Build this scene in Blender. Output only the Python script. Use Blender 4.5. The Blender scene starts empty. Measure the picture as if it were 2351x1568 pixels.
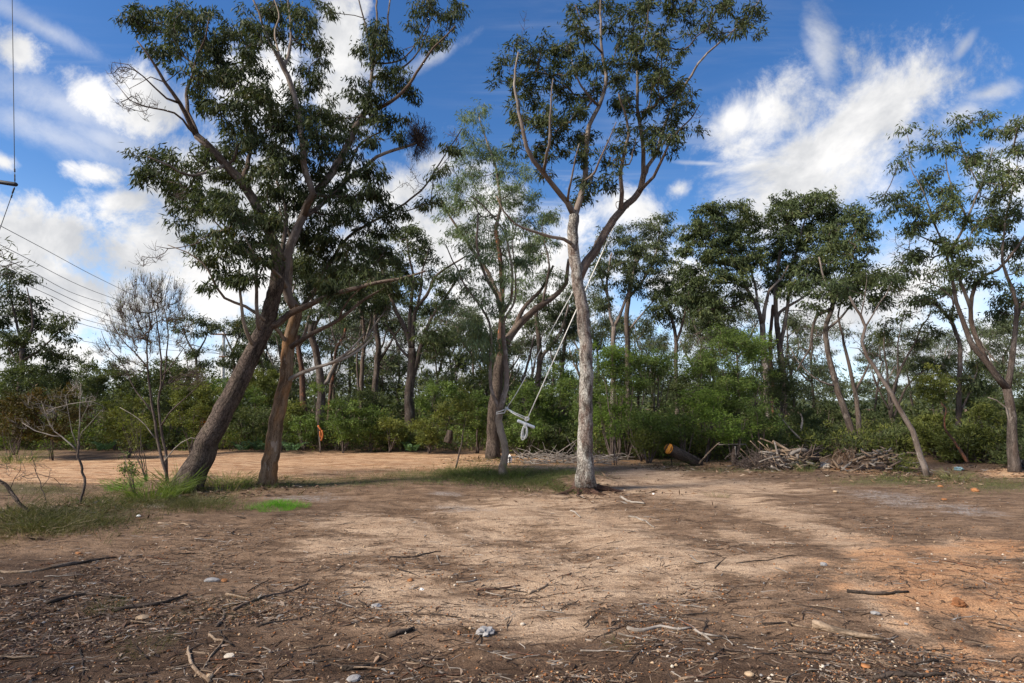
import bpy, math, random
import numpy as np
from mathutils import Vector, Matrix

SC = bpy.context.scene
COL = SC.collection
RNG = np.random.default_rng(7)
random.seed(7)

# ------------------------------------------------------------------ camera
EYE = 1.6
PITCH = math.radians(6.46)
FPX = 1306.0                      # focal length in pixels of a 2351 px wide picture
CX, CY = 1175.5, 784.0
cam_d = bpy.data.cameras.new('camera')
cam = bpy.data.objects.new('camera', cam_d)
COL.objects.link(cam)
cam.location = (0, 0, EYE)
cam.rotation_euler = (math.pi / 2 + PITCH, 0, 0)
cam_d.sensor_width = 36.0
cam_d.lens = 20.0
cam_d.clip_end = 6000
SC.camera = cam


def raydir(px, py):
    x = (px - CX) / FPX
    u = (CY - py) / FPX
    return np.array([x, math.cos(PITCH) - math.sin(PITCH) * u, math.sin(PITCH) + math.cos(PITCH) * u])


def W(px, py, Y):
    """the point at distance Y in front of the camera seen at a pixel of the photograph"""
    d = raydir(px, py)
    return d * (Y / d[1]) + np.array([0, 0, EYE])


def toPX(P):
    """where world points fall in the photograph"""
    P = np.asarray(P, float)
    z = P[..., 2] - EYE
    f = math.cos(PITCH) * P[..., 1] + math.sin(PITCH) * z
    u = -math.sin(PITCH) * P[..., 1] + math.cos(PITCH) * z
    f = np.where(f < 0.05, 0.05, f)
    return CX + FPX * P[..., 0] / f, CY - FPX * u / f


# ------------------------------------------------------------------ node helper
class NT:
    def __init__(self, tree):
        self.t = tree
        self.t.nodes.clear()

    def n(self, typ, ins=None, **props):
        nd = self.t.nodes.new(typ)
        for k, v in props.items():
            setattr(nd, k, v)
        for k, v in (ins or {}).items():
            s = nd.inputs[k]
            if isinstance(v, bpy.types.NodeSocket):
                self.t.links.new(v, s)
            else:
                s.default_value = v
        return nd

    def math(self, op, a, b=0.0, clamp=False):
        nd = self.n('ShaderNodeMath', {0: a, 1: b}, operation=op, use_clamp=clamp)
        return nd.outputs[0]

    def mix(self, fac, a, b, blend='MIX'):
        nd = self.n('ShaderNodeMix', None, data_type='RGBA', blend_type=blend)
        for s, v in ((nd.inputs[0], fac), (nd.inputs[6], a), (nd.inputs[7], b)):
            if isinstance(v, bpy.types.NodeSocket):
                self.t.links.new(v, s)
            else:
                s.default_value = v if not isinstance(v, tuple) or len(v) == 4 else v + (1,)
        return nd.outputs[2]

    def noise(self, vec, scale, detail=3.0, rough=0.55, dist=0.0):
        return self.n('ShaderNodeTexNoise', {'Vector': vec, 'Scale': scale, 'Detail': detail,
                                             'Roughness': rough, 'Distortion': dist}).outputs[0]

    def smooth(self, v, lo, hi, a=0.0, b=1.0):
        return self.n('ShaderNodeMapRange', {0: v, 1: lo, 2: hi, 3: a, 4: b}, interpolation_type='SMOOTHSTEP').outputs[0]

    def ramp(self, fac, stops):
        nd = self.n('ShaderNodeValToRGB', {0: fac})
        cr = nd.color_ramp
        while len(cr.elements) < len(stops):
            cr.elements.new(0.5)
        for e, (p, c) in zip(cr.elements, stops):
            e.position = p
            e.color = tuple(c) + (1,)
        return nd.outputs[0]


# ------------------------------------------------------------------ sky, sun, exposure
SUN_TO = Vector((-0.70, -0.34, 0.60)).normalized()
elev = math.asin(SUN_TO.z)
world = bpy.data.worlds.new('World')
SC.world = world
world.use_nodes = True
wn = NT(world.node_tree)
sky = wn.n('ShaderNodeTexSky', None, sky_type='NISHITA', sun_disc=False)
sky.sun_elevation = elev
sky.sun_rotation = math.atan2(SUN_TO.x, SUN_TO.y)
sky.air_density = 1.0
sky.dust_density = 0.4
sky.ozone_density = 2.2
hsv = wn.n('ShaderNodeHueSaturation', {'Hue': 0.508, 'Saturation': 1.30, 'Value': 1.0, 'Color': sky.outputs[0]})
co = wn.n('ShaderNodeTexCoord').outputs['Generated']
warp = wn.n('ShaderNodeTexNoise', {'Vector': co, 'Scale': 3.0, 'Detail': 2.0})
wv = wn.n('ShaderNodeVectorMath', {0: warp.outputs['Color'], 1: (0.5, 0.5, 0.5)}, operation='SUBTRACT').outputs[0]
wv = wn.n('ShaderNodeVectorMath', {0: wv, 'Scale': 0.22}, operation='SCALE').outputs[0]
cow = wn.n('ShaderNodeVectorMath', {0: co, 1: wv}, operation='ADD').outputs[0]
n_big = wn.noise(cow, 5.5, 9.0, 0.60)
n_edge = wn.noise(cow, 12.0, 9.0, 0.70)
jit = wn.math('SUBTRACT', wn.math('ADD', wn.math('MULTIPLY', n_big, 3.4), wn.math('MULTIPLY', n_edge, 3.4)), 3.40)

# clouds: pixel centre, half sizes, tilt, softness (0 crisp cumulus .. 1 wispy)
CLOUDS = [
    (38, 112, 72, 58, 0, .2), (205, 215, 85, 50, 25, .35), (325, 225, 70, 70, 0, .3), (212, 398, 58, 28, 0, .25),
    (12, 372, 42, 26, 0, .3), (140, 560, 270, 85, 8, .2), (330, 590, 220, 115, 0, .2), (60, 620, 170, 70, 0, .2),
    (230, 680, 240, 100, 0, .2), (450, 640, 230, 150, 0, .2), (90, 700, 220, 70, 0, .25), (600, 480, 200, 130, 0, .25), (275, 465, 70, 28, -15, .5),
    (795, 105, 62, 120, 0, .25), (760, 225, 80, 90, 0, .25), (640, 215, 110, 90, 0, .3), (930, 440, 130, 70, -20, .5),
    (990, 380, 70, 50, 0, .6), (1010, 560, 200, 160, 0, .25), (1180, 670, 300, 190, 0, .3), (720, 620, 330, 230, 0, .2), (1130, 470, 110, 70, 0, .5),
    (1450, 480, 80, 60, 0, .5), (1560, 660, 90, 60, 0, .3), (1560, 432, 34, 26, 0, .6), (60, 820, 300, 60, 0, .3),
    (150, 240, 240, 60, 8, .97), (120, 310, 260, 50, 6, .97), (260, 330, 160, 36, 10, .95), (90, 60, 160, 30, 12, .985),
    (1800, 265, 185, 112, -14, .42), (2010, 260, 185, 104, -6, .42), (1893, 140, 40, 130, -6, .75), (1850, 400, 260, 150, -8, .6), (1900, 330, 240, 120, 0, .5), (1700, 280, 90, 60, -35, .6),
    (1690, 285, 45, 34, -40, .6), (2268, 215, 62, 24, 0, .7), (2205, 262, 70, 34, -15, .7), (2110, 160, 70, 30, -25, .9),
    (2340, 420, 110, 130, 0, .6), (1900, 700, 420, 150, 0, .55), (2250, 800, 350, 120, 0, .5), (1620, 375, 90, 7, 10, .9),
    (700, 860, 900, 70, 0, .4), (1000, 130, 120, 20, -30, .97), (2210, 110, 40, 16, -50, .9),
]
dens = None
for (px, py, rx, ry, tilt, soft) in CLOUDS:
    d = Vector(raydir(px, py)).normalized()
    right = d.cross(Vector((0, 0, 1))).normalized()
    up = right.cross(d).normalized()
    a = math.radians(-tilt)
    r2 = right * math.cos(a) + up * math.sin(a)
    u2 = up * math.cos(a) - right * math.sin(a)
    m = Matrix((r2, u2, r2.cross(u2))).transposed()
    k = 1.0 / FPX * (Vector(raydir(CX, CY)).length / Vector(((px - CX) / FPX, (py - CY) / FPX, 1)).length)
    mp = wn.n('ShaderNodeMapping', {'Vector': co, 'Location': d, 'Rotation': m.to_euler(),
                                    'Scale': (rx * k, ry * k, 0.6)}, vector_type='TEXTURE')
    ln = wn.n('ShaderNodeVectorMath', {0: mp.outputs[0]}, operation='LENGTH').outputs['Value']
    ln = wn.n('ShaderNodeMath', {0: jit, 1: 0.95 - 0.45 * soft, 2: ln}, operation='MULTIPLY_ADD').outputs[0]
    v = wn.smooth(ln, 1.30, 0.50 - 0.70 * soft, 0.0, 1.0 if soft < .7 else 1.25 - .75 * soft)
    dens = v if dens is None else wn.math('MAXIMUM', dens, v)
# thin streaks of high cloud over the whole sky
sep = wn.n('ShaderNodeSeparateXYZ', {0: co})
zz = wn.math('MAXIMUM', sep.outputs[2], 0.08)
pl = wn.n('ShaderNodeCombineXYZ', {0: wn.math('DIVIDE', sep.outputs[0], zz), 1: wn.math('DIVIDE', sep.outputs[1], zz)})
st = wn.n('ShaderNodeMapping', {'Vector': pl.outputs[0], 'Rotation': (0, 0, math.radians(28)), 'Scale': (0.45, 2.6, 1)})
streak = wn.noise(st.outputs[0], 1.3, 7.0, 0.62, 0.5)
patch = wn.noise(pl.outputs[0], 0.55, 2.0)
streak = wn.math('MULTIPLY', wn.smooth(streak, 0.44, 0.76), wn.smooth(patch, 0.44, 0.66))
streak = wn.math('MULTIPLY', streak, 0.5)
# patches of cumulus in all directions, so the sky goes on beyond the frame
more = wn.math('MULTIPLY', wn.smooth(wn.noise(cow, 2.1, 8.0, 0.58), 0.47, 0.60), 0.95)
behind = wn.smooth(sep.outputs[1], 0.25, -0.1)
more = wn.math('MULTIPLY', more, behind)
dens = wn.math('MAXIMUM', wn.math('MAXIMUM', dens, streak), more)
shade = wn.smooth(wn.noise(cow, 4.6, 6.0, 0.6), 0.34, 0.60)
cloudc = wn.mix(shade, (3.9, 4.0, 4.2), (6.7, 6.6, 6.5))
# more white towards the horizon
hz = wn.smooth(sep.outputs[2], 0.34, 0.02, 0.0, 0.55)
skyc = wn.mix(hz, hsv.outputs[0], (4.8, 6.6, 9.4))
colr = wn.mix(dens, skyc, cloudc)
bg = wn.n('ShaderNodeBackground', {'Color': colr, 'Strength': 0.074})
out = wn.n('ShaderNodeOutputWorld', {'Surface': bg.outputs[0]})

sun_d = bpy.data.lights.new('sun', 'SUN')
sun_d.energy = 3.4
sun_d.angle = math.radians(11.0)
sun_d.color = (1.0, 0.91, 0.78)
sun = bpy.data.objects.new('sun', sun_d)
COL.objects.link(sun)
sun.location = SUN_TO * 50
sun.rotation_euler = (-SUN_TO).to_track_quat('-Z', 'Y').to_euler()

SC.view_settings.view_transform = 'Standard'
SC.view_settings.look = 'None'
SC.view_settings.gamma = 1.0
SC.view_settings.use_curve_mapping = False
SC.view_settings.exposure = 1.15
SC.cycles.max_bounces = 6
SC.cycles.transparent_max_bounces = 4
SC.cycles.use_denoising = True

# ------------------------------------------------------------------ noise for geometry


def _hash(ix, iy, s):
    h = (ix.astype(np.int64) * 374761393 + iy.astype(np.int64) * 668265263 + s * 1442695041) & 0xFFFFFFFF
    h = ((h ^ (h >> 13)) * 1274126177) & 0xFFFFFFFF
    return ((h ^ (h >> 16)) & 0xFFFF) / 65535.0


def vnoise(x, y, s=0):
    x = np.asarray(x, float)
    y = np.asarray(y, float)
    ix, iy = np.floor(x), np.floor(y)
    fx, fy = x - ix, y - iy
    fx = fx * fx * (3 - 2 * fx)
    fy = fy * fy * (3 - 2 * fy)
    a, b = _hash(ix, iy, s), _hash(ix + 1, iy, s)
    c, d = _hash(ix, iy + 1, s), _hash(ix + 1, iy + 1, s)
    return (a * (1 - fx) + b * fx) * (1 - fy) + (c * (1 - fx) + d * fx) * fy


def fbm(x, y, s=0, o=4):
    v, a, t = 0, 0.5, 0
    for i in range(o):
        v = v + a * vnoise(x * 2 ** i + 17.3 * i, y * 2 ** i - 9.1 * i, s + i)
        t += a
        a *= 0.5
    return v / t


def gflat(px, py):
    d = raydir(px, py)
    t = -EYE / d[2]
    return d[0] * t, d[1] * t


MOUNDS = [(1340, 1108, 0.75, 0.17), (612, 1114, 0.6, 0.06), (425, 1118, 0.7, 0.10), (1140, 1078, 1.2, 0.08),
          (60, 1200, 1.2, 0.16), (1165, 1215, 0.5, -0.05), (1250, 1230, 0.5, -0.05)]
MOUNDS = [gflat(a, b) + (c, d) for a, b, c, d in MOUNDS]


def gh(x, y):
    """height of the ground"""
    x = np.asarray(x, float)
    y = np.asarray(y, float)
    r = np.hypot(x, y)
    near = np.clip((40 - r) / 30, 0, 1)
    z = (fbm(x * .35, y * .35, 3, 3) - .5) * 0.16 * near
    z = z + (fbm(x * 1.3, y * 1.9, 11, 3) - .5) * 0.075 * near
    z = z + (fbm(x * 6, y * 8, 21, 3) - .5) * 0.032 * np.clip((22 - r) / 10, 0, 1)
    for mx, my, mr, mh in MOUNDS:
        z = z + mh * np.exp(-((x - mx) ** 2 + (y - my) ** 2) / (mr * mr))
    return z - 0.02


def G(px, py):
    x, y = gflat(px, py)
    for _ in range(3):
        z = float(gh(x, y))
        d = raydir(px, py)
        t = (z - EYE) / d[2]
        x, y = d[0] * t, d[1] * t
    return np.array([x, y, float(gh(x, y))])


# ------------------------------------------------------------------ mesh and object helpers


def mk_mesh(name, V, Q=None, T=None, mat=None, smooth=False, attrs=None):
    me = bpy.data.meshes.new(name)
    V = np.asarray(V, np.float32).reshape(-1, 3)
    nq = 0 if Q is None else len(Q)
    nt = 0 if T is None else len(T)
    me.vertices.add(len(V))
    me.vertices.foreach_set('co', V.ravel())
    loops, starts, s0 = [], [], 0
    if nq:
        loops.append(np.asarray(Q, np.int32).ravel())
        starts.append(np.arange(nq, dtype=np.int32) * 4)
        s0 = nq * 4
    if nt:
        loops.append(np.asarray(T, np.int32).ravel())
        starts.append(s0 + np.arange(nt, dtype=np.int32) * 3)
    loops = np.concatenate(loops)
    me.loops.add(len(loops))
    me.loops.foreach_set('vertex_index', loops)
    me.polygons.add(nq + nt)
    me.polygons.foreach_set('loop_start', np.concatenate(starts))
    if smooth:
        me.polygons.foreach_set('use_smooth', np.ones(nq + nt, bool))
    for k, v in (attrs or {}).items():
        v = np.asarray(v, np.float32)
        if v.ndim == 1:
            me.attributes.new(k, 'FLOAT', 'POINT').data.foreach_set('value', v)
        else:
            me.attributes.new(k, 'FLOAT_VECTOR', 'POINT').data.foreach_set('vector', v.ravel())
    me.update(calc_edges=True)
    if mat:
        me.materials.append(mat)
    return me


def add(name, me, parent=None, loc=None, **props):
    o = bpy.data.objects.new(name, me)
    COL.objects.link(o)
    if parent is not None:
        o.parent = parent
    if loc is not None:
        o.location = [float(c) for c in loc]
    for k, v in props.items():
        if v is not None:
            o[k] = v
    return o


def thing(name, label, category, loc, group=None):
    return add(name, None, None, loc, label=label, category=category, group=group)


def norm(v):
    v = np.asarray(v, float)
    return v / np.maximum(np.linalg.norm(v, axis=-1, keepdims=True), 1e-9)


def spline(P, step):
    """Catmull-Rom through rows of P (any columns), resampled about every step metres"""
    P = np.asarray(P, float)
    if len(P) == 2:
        n = max(2, int(np.linalg.norm(P[1, :3] - P[0, :3]) / step) + 1)
        t = np.linspace(0, 1, n)[:, None]
        return P[0] * (1 - t) + P[1] * t
    E = np.vstack([2 * P[0] - P[1], P, 2 * P[-1] - P[-2]])
    out = []
    for i in range(1, len(E) - 2):
        n = max(1, int(np.linalg.norm(E[i + 1, :3] - E[i, :3]) / step))
        t = (np.arange(n) / n)[:, None]
        p0, p1, p2, p3 = E[i - 1], E[i], E[i + 1], E[i + 2]
        out.append(.5 * (2 * p1 + (p2 - p0) * t + (2 * p0 - 5 * p1 + 4 * p2 - p3) * t ** 2 + (3 * p1 - p0 - 3 * p2 + p3) * t ** 3))
    out.append(P[-1:])
    return np.vstack(out)


class Tubes:
    """collects tubes; bark coordinates go along in the attribute bk"""

    def __init__(self, seed=0):
        self.V, self.Q, self.B, self.T, self.n = [], [], [], [], 0
        self.rng = np.random.default_rng(seed + 101)

    def tube(self, P, R, ns=None, rough=0.0, cap=False):
        P = np.asarray(P, float)
        R = np.broadcast_to(np.asarray(R, float), (len(P),))
        rm = R.max()
        if ns is None:
            ns = 16 if rm > .1 else 9 if rm > .045 else 6 if rm > .02 else 4 if rm > .008 else 3
        Tn = norm(np.gradient(P, axis=0))
        mt = np.abs(Tn.mean(0))
        ref = np.eye(3)[int(np.argmin(mt))]
        N = norm(np.cross(Tn, ref))
        Bv = np.cross(Tn, N)
        th = np.arange(ns) * 2 * math.pi / ns
        ln = np.concatenate([[0], np.cumsum(np.linalg.norm(np.diff(P, axis=0), axis=1))])
        rr = np.ones((len(P), ns))
        if rough > 0:
            for k in (1, 2, 3, 5, 7):
                a, f, ph = self.rng.uniform(.3, 1) * rough / (.6 + .4 * k), self.rng.uniform(.5, 3.2), self.rng.uniform(0, 6.3, 2)
                rr = rr + a * np.sin(k * th[None] + ph[0] + .6 * np.sin(f * ln[:, None] + ph[1])) * np.sin(f * 1.7 * ln[:, None] + ph[1] + .5 * k * th[None] * 0)
            rr = rr + self.rng.normal(0, rough * .22, rr.shape)
        rad = R[:, None] * rr
        off = N[:, None] * np.cos(th)[None, :, None] + Bv[:, None] * np.sin(th)[None, :, None]
        V = P[:, None] + off * rad[..., None]
        so = self.rng.uniform(0, 40)
        bk = np.stack([np.cos(th)[None] * R[:, None] + so, np.sin(th)[None] * R[:, None], np.repeat(ln[:, None], ns, 1)], -1)
        i = np.arange(len(P) - 1)[:, None] * ns
        j = np.arange(ns)[None]
        k = (j + 1) % ns
        Q = np.stack([i + j, i + k, i + ns + k, i + ns + j], -1).reshape(-1, 4) + self.n
        self.V.append(V.reshape(-1, 3))
        self.B.append(bk.reshape(-1, 3))
        self.Q.append(Q)
        nb = self.n
        self.n += len(P) * ns
        if cap:
            for e, row in ((0, 0), (1, len(P) - 1)):
                self.V.append(P[row][None])
                self.B.append(np.array([[so, 0, ln[row]]]))
                a = nb + row * ns + np.arange(ns)
                b = nb + row * ns + (np.arange(ns) + 1) % ns
                c = np.full(ns, self.n)
                self.T.append(np.stack([b, a, c], -1) if e == 0 else np.stack([a, b, c], -1))
                self.n += 1
        return self

    def mesh(self, name, mat, origin=(0, 0, 0), smooth=True):
        V = np.vstack(self.V) - np.asarray(origin)
        T = np.vstack(self.T) if self.T else None
        return mk_mesh(name, V, np.vstack(self.Q), T, mat, smooth, {'bk': np.vstack(self.B)})


class Leaves:
    """collects leaf-sized quads; a random number per leaf goes along in rnd"""

    def __init__(self):
        self.V, self.r = [], []

    def add(self, base, d, L, w, rnd, rng, sickle=.12):
        n = len(base)
        d = norm(d)
        side = norm(np.cross(d, rng.normal(size=(n, 3))))
        nr = np.cross(side, d)
        L = np.broadcast_to(L, (n,))[:, None]
        wd = L * w * .5
        mid = base + d * L * .42
        V = np.stack([base, mid + side * wd + nr * wd * .35, base + d * L + side * L * sickle * rng.normal(size=(n, 1)),
                      mid - side * wd + nr * wd * .35], 1)
        self.V.append(V.reshape(-1, 3))
        self.r.append(np.repeat(np.broadcast_to(rnd, (n,)), 4))

    def count(self):
        return sum(len(v) for v in self.V) // 4

    def mesh(self, name, mat, origin=(0, 0, 0)):
        V = np.vstack(self.V) - np.asarray(origin)
        return mk_mesh(name, V, np.arange(len(V)).reshape(-1, 4), None, mat, False, {'rnd': np.concatenate(self.r)})


# ------------------------------------------------------------------ materials


def new_mat(name):
    m = bpy.data.materials.new(name)
    m.use_nodes = True
    return m, NT(m.node_tree)


def leaf_mat(name, stops, trans=.28, rough=.62, spec=.14, var=.0):
    m, t = new_mat(name)
    at = t.n('ShaderNodeAttribute', None, attribute_name='rnd').outputs['Fac']
    c = t.ramp(at, stops)
    p = t.n('ShaderNodeBsdfPrincipled', {'Base Color': c, 'Roughness': rough, 'Specular IOR Level': spec})
    c2 = t.mix(1.0, c, (1.25, 1.3, .55), 'MULTIPLY')
    tr = t.n('ShaderNodeBsdfTranslucent', {'Color': c2})
    mx = t.n('ShaderNodeMixShader', {0: trans, 1: p.outputs[0], 2: tr.outputs[0]})
    t.n('ShaderNodeOutputMaterial', {'Surface': mx.outputs[0]})
    return m


def bark_mat(name, dark, light, patch, patch_amt=.3, ridge=1.0, fine=14., along=.16, wash=None, wash_amt=0.4, bump=.5):
    """bark: ridges along the limb, patches of a second colour, a wash of a third over longer lengths"""
    m, t = new_mat(name)
    bk = t.n('ShaderNodeAttribute', None, attribute_name='bk').outputs['Vector']
    lo = t.n('ShaderNodeMapping', {'Vector': bk, 'Scale': (1, 1, along)}).outputs[0]
    n1 = t.noise(lo, fine, 6.0, .65, .4)
    n2 = t.noise(bk, 60., 3.0, .6)
    vo = t.n('ShaderNodeTexVoronoi', {'Vector': t.n('ShaderNodeMapping', {'Vector': bk, 'Scale': (1, 1, along * 1.3)}).outputs[0],
                                      'Scale': fine * 2.6}, feature='DISTANCE_TO_EDGE').outputs[0]
    crack = t.smooth(vo, 0.0, .14)
    f = t.math('ADD', t.math('MULTIPLY', n1, .75), t.math('MULTIPLY', n2, .3))
    c = t.mix(t.smooth(f, .42, .62), dark, light)
    pn = t.noise(t.n('ShaderNodeMapping', {'Vector': bk, 'Scale': (1, 1, .45)}).outputs[0], 6.5, 5.0, .62)
    c = t.mix(t.smooth(pn, .66 - .4 * patch_amt, .74 - .4 * patch_amt), c, patch)
    if wash:
        wn_ = t.noise(t.n('ShaderNodeMapping', {'Vector': bk, 'Scale': (1.4, 1.4, .5)}).outputs[0], 2.6, 3.0, .6)
        c = t.mix(t.math('MULTIPLY', t.smooth(wn_, .42, .62), wash_amt), c, wash)
    c = t.mix(t.math('MULTIPLY', t.math('SUBTRACT', 1.0, crack), .55 * ridge), c, tuple(x * .35 for x in dark))
    hgt = t.math('ADD', t.math('MULTIPLY', crack, .6 * ridge), t.math('MULTIPLY', f, .8))
    bp = t.n('ShaderNodeBump', {'Strength': bump, 'Distance': .03, 'Height': hgt})
    p = t.n('ShaderNodeBsdfPrincipled', {'Base Color': c, 'Roughness': .88, 'Specular IOR Level': .15, 'Normal': bp.outputs[0]})
    t.n('ShaderNodeOutputMaterial', {'Surface': p.outputs[0]})
    return m


def plain_mat(name, col, rough=.7, spec=.3, var=.25, scale=20., bump=.2, metallic=0.0):
    m, t = new_mat(name)
    ob = t.n('ShaderNodeTexCoord').outputs['Object']
    n1 = t.noise(ob, scale, 5.0, .6)
    c = t.mix(t.smooth(n1, .3, .7), tuple(x * (1 - var) for x in col), tuple(min(1, x * (1 + var)) for x in col))
    bp = t.n('ShaderNodeBump', {'Strength': bump, 'Distance': .01, 'Height': n1})
    p = t.n('ShaderNodeBsdfPrincipled', {'Base Color': c, 'Roughness': rough, 'Specular IOR Level': spec, 'Normal': bp.outputs[0], 'Metallic': metallic})
    t.n('ShaderNodeOutputMaterial', {'Surface': p.outputs[0]})
    return m


M = {}
M['gum_dark'] = leaf_mat('gum_leaf_dark', [(0, (0.030, 0.041, 0.020)), (.45, (0.050, 0.067, 0.030)), (.8, (0.076, 0.092, 0.036)), (.97, (0.112, 0.101, 0.045)), (1, (0.142, 0.076, 0.045))], .22)
M['gum_mid'] = leaf_mat('gum_leaf_mid', [(0, (0.036, 0.052, 0.026)), (.45, (0.062, 0.084, 0.037)), (.8, (0.094, 0.116, 0.044)), (1, (0.138, 0.138, 0.055))], .25)
M['gum_blue'] = leaf_mat('gum_leaf_blue', [(0, (0.071, 0.106, 0.064)), (.45, (0.120, 0.168, 0.093)), (.8, (0.177, 0.225, 0.112)), (1, (0.304, 0.320, 0.128))], .28)
M['gum_far'] = leaf_mat('gum_leaf_far', [(0, (0.047, 0.062, 0.035)), (.5, (0.073, 0.094, 0.048)), (1, (0.116, 0.133, 0.061))], .25)
M['bush_green'] = leaf_mat('bush_leaf_green', [(0, (.055, .075, .026)), (.35, (.085, .125, .036)), (.7, (.12, .175, .046)), (.93, (.20, .25, .07)), (1, (.24, .17, .08))], .34)
M['bush_bright'] = leaf_mat('bush_leaf_bright', [(0, (.075, .115, .028)), (.4, (.125, .19, .040)), (.8, (.18, .26, .052)), (1, (.28, .30, .09))], .36)
M['bush_dark'] = leaf_mat('bush_leaf_dark', [(0, (.042, .056, .026)), (.5, (.074, .096, .038)), (.9, (.12, .135, .052)), (1, (.17, .14, .07))], .28)
M['bush_olive'] = leaf_mat('bush_leaf_olive', [(0, (0.060, 0.074, 0.022)), (.5, (0.108, 0.126, 0.031)), (1, (0.198, 0.204, 0.054))], .30)
M['bush_rust'] = leaf_mat('bush_leaf_rust', [(0, (.034, .034, .013)), (.5, (.068, .058, .020)), (.85, (.11, .070, .024)), (1, (.15, .075, .024))], .25)
M['dead_leaf'] = leaf_mat('dead_leaf_orange', [(0, (.22, .09, .03)), (.5, (.33, .14, .05)), (1, (.42, .20, .08))], .3)
M['mistletoe'] = leaf_mat('mistletoe_leaf', [(0, (.030, .022, .018)), (.5, (.055, .036, .026)), (1, (.085, .052, .035))], .2)
M['grass'] = leaf_mat('grass_blade', [(0, (.055, .085, .025)), (.5, (.105, .145, .040)), (.8, (.17, .17, .07)), (1, (.27, .22, .11))], .3)
M['grass_lush'] = leaf_mat('grass_blade_lush', [(0, (.07, .20, .02)), (.5, (.12, .32, .03)), (1, (.20, .42, .05))], .35)
M['grass_dull'] = leaf_mat('grass_blade_dull', [(0, (.040, .050, .020)), (.5, (.080, .088, .034)), (1, (.17, .14, .075))], .3)
M['straw'] = leaf_mat('straw', [(0, (.10, .075, .05)), (.5, (.18, .14, .09)), (1, (.30, .25, .17))], .2)
M['fern'] = leaf_mat('fern_frond', [(0, (.05, .09, .04)), (.5, (.085, .15, .07)), (1, (.13, .21, .10))], .3)
M['litter'] = leaf_mat('leaf_litter', [(0, (.030, .018, .012)), (.3, (.075, .042, .026)), (.55, (.15, .085, .05)), (.75, (.26, .17, .11)), (.9, (.33, .25, .19)), (1, (.22, .21, .20))], .1, .6, .3)

M['bark_iron'] = bark_mat('bark_ironbark', (.036, .027, .022), (.135, .105, .086), (.105, .085, .060), .25, 1.0, 15., .20, (.17, .125, .105), .45, .9)
M['bark_shed'] = bark_mat('bark_shedding', (.095, .058, .034), (.25, .178, .12), (.34, .28, .225), .16, .6, 12., .13, (.30, .145, .055), .6, .6)
M['bark_grey'] = bark_mat('bark_grey', (.085, .070, .060), (.37, .345, .31), (.46, .44, .40), .38, .9, 16., .32, (.22, .115, .085), .38, 1.0)
M['bark_brown'] = bark_mat('bark_brown', (.070, .050, .040), (.17, .13, .105), (.20, .155, .13), .25, .6, 14., .18, (.15, .10, .075), .4, .6)
M['bark_smooth'] = bark_mat('bark_smooth_grey', (.095, .076, .066), (.21, .178, .158), (.30, .265, .24), .30, .15, 9., .30, (.15, .105, .08), .5, .3)
M['bark_cream'] = bark_mat('bark_cream', (.12, .085, .060), (.29, .235, .185), (.15, .095, .060), .38, .2, 8., .30, (.30, .26, .22), .4, .3)
M['bark_bg'] = bark_mat('bark_background', (.046, .036, .031), (.13, .106, .092), (.19, .16, .14), .25, .6, 13., .2, (.13, .09, .07), .45, .6)
M['bark_red'] = bark_mat('bark_red_peeling', (.050, .030, .024), (.15, .085, .058), (.36, .14, .07), .28, .5, 10., .14, (.09, .06, .05), .5, .6)
M['bark_dead'] = bark_mat('bark_dead_pale', (.15, .125, .105), (.34, .30, .265), (.10, .08, .065), .3, .25, 10., .2, (.3, .26, .23), .3, .3)
M['bark_charred'] = bark_mat('bark_dark_stick', (.022, .017, .014), (.085, .064, .052), (.12, .095, .08), .22, .5, 16., .2, None, 0, .5)
M['bark_tan'] = bark_mat('bark_tan_stick', (.15, .10, .065), (.34, .255, .185), (.10, .075, .055), .25, .4, 16., .2, None, 0, .4)
M['twig'] = bark_mat('twig_bark', (.060, .046, .040), (.13, .10, .088), (.17, .14, .12), .2, .1, 20., .3, None, 0, .2)
M['twig_pale'] = bark_mat('twig_bark_pale', (.16, .135, .115), (.30, .265, .235), (.12, .10, .085), .2, .1, 20., .3, None, 0, .2)
M['bark_butt'] = bark_mat('bark_dark_butt', (.030, .017, .013), (.11, .062, .046), (.16, .10, .08), .2, .8, 14., .3, None, 0, .9)
M['grass_bright'] = leaf_mat('grass_blade_bright', [(0, (.055, .085, .022)), (.4, (.10, .145, .030)), (.75, (.16, .20, .05)), (1, (.28, .24, .12))], .35)
M['twig_dark'] = bark_mat('twig_litter_dark', (.020, .013, .010), (.058, .038, .027), (.085, .055, .038), .2, .1, 20., .3, None, 0, .2)

# ------------------------------------------------------------------ ground
def ell(px, py, cx, cy, rx, ry, tilt=0.0):
    a = math.radians(tilt)
    dx, dy = px - cx, py - cy
    u = (dx * math.cos(a) + dy * math.sin(a)) / rx
    v = (-dx * math.sin(a) + dy * math.cos(a)) / ry
    return np.exp(-(u * u + v * v))


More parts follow.
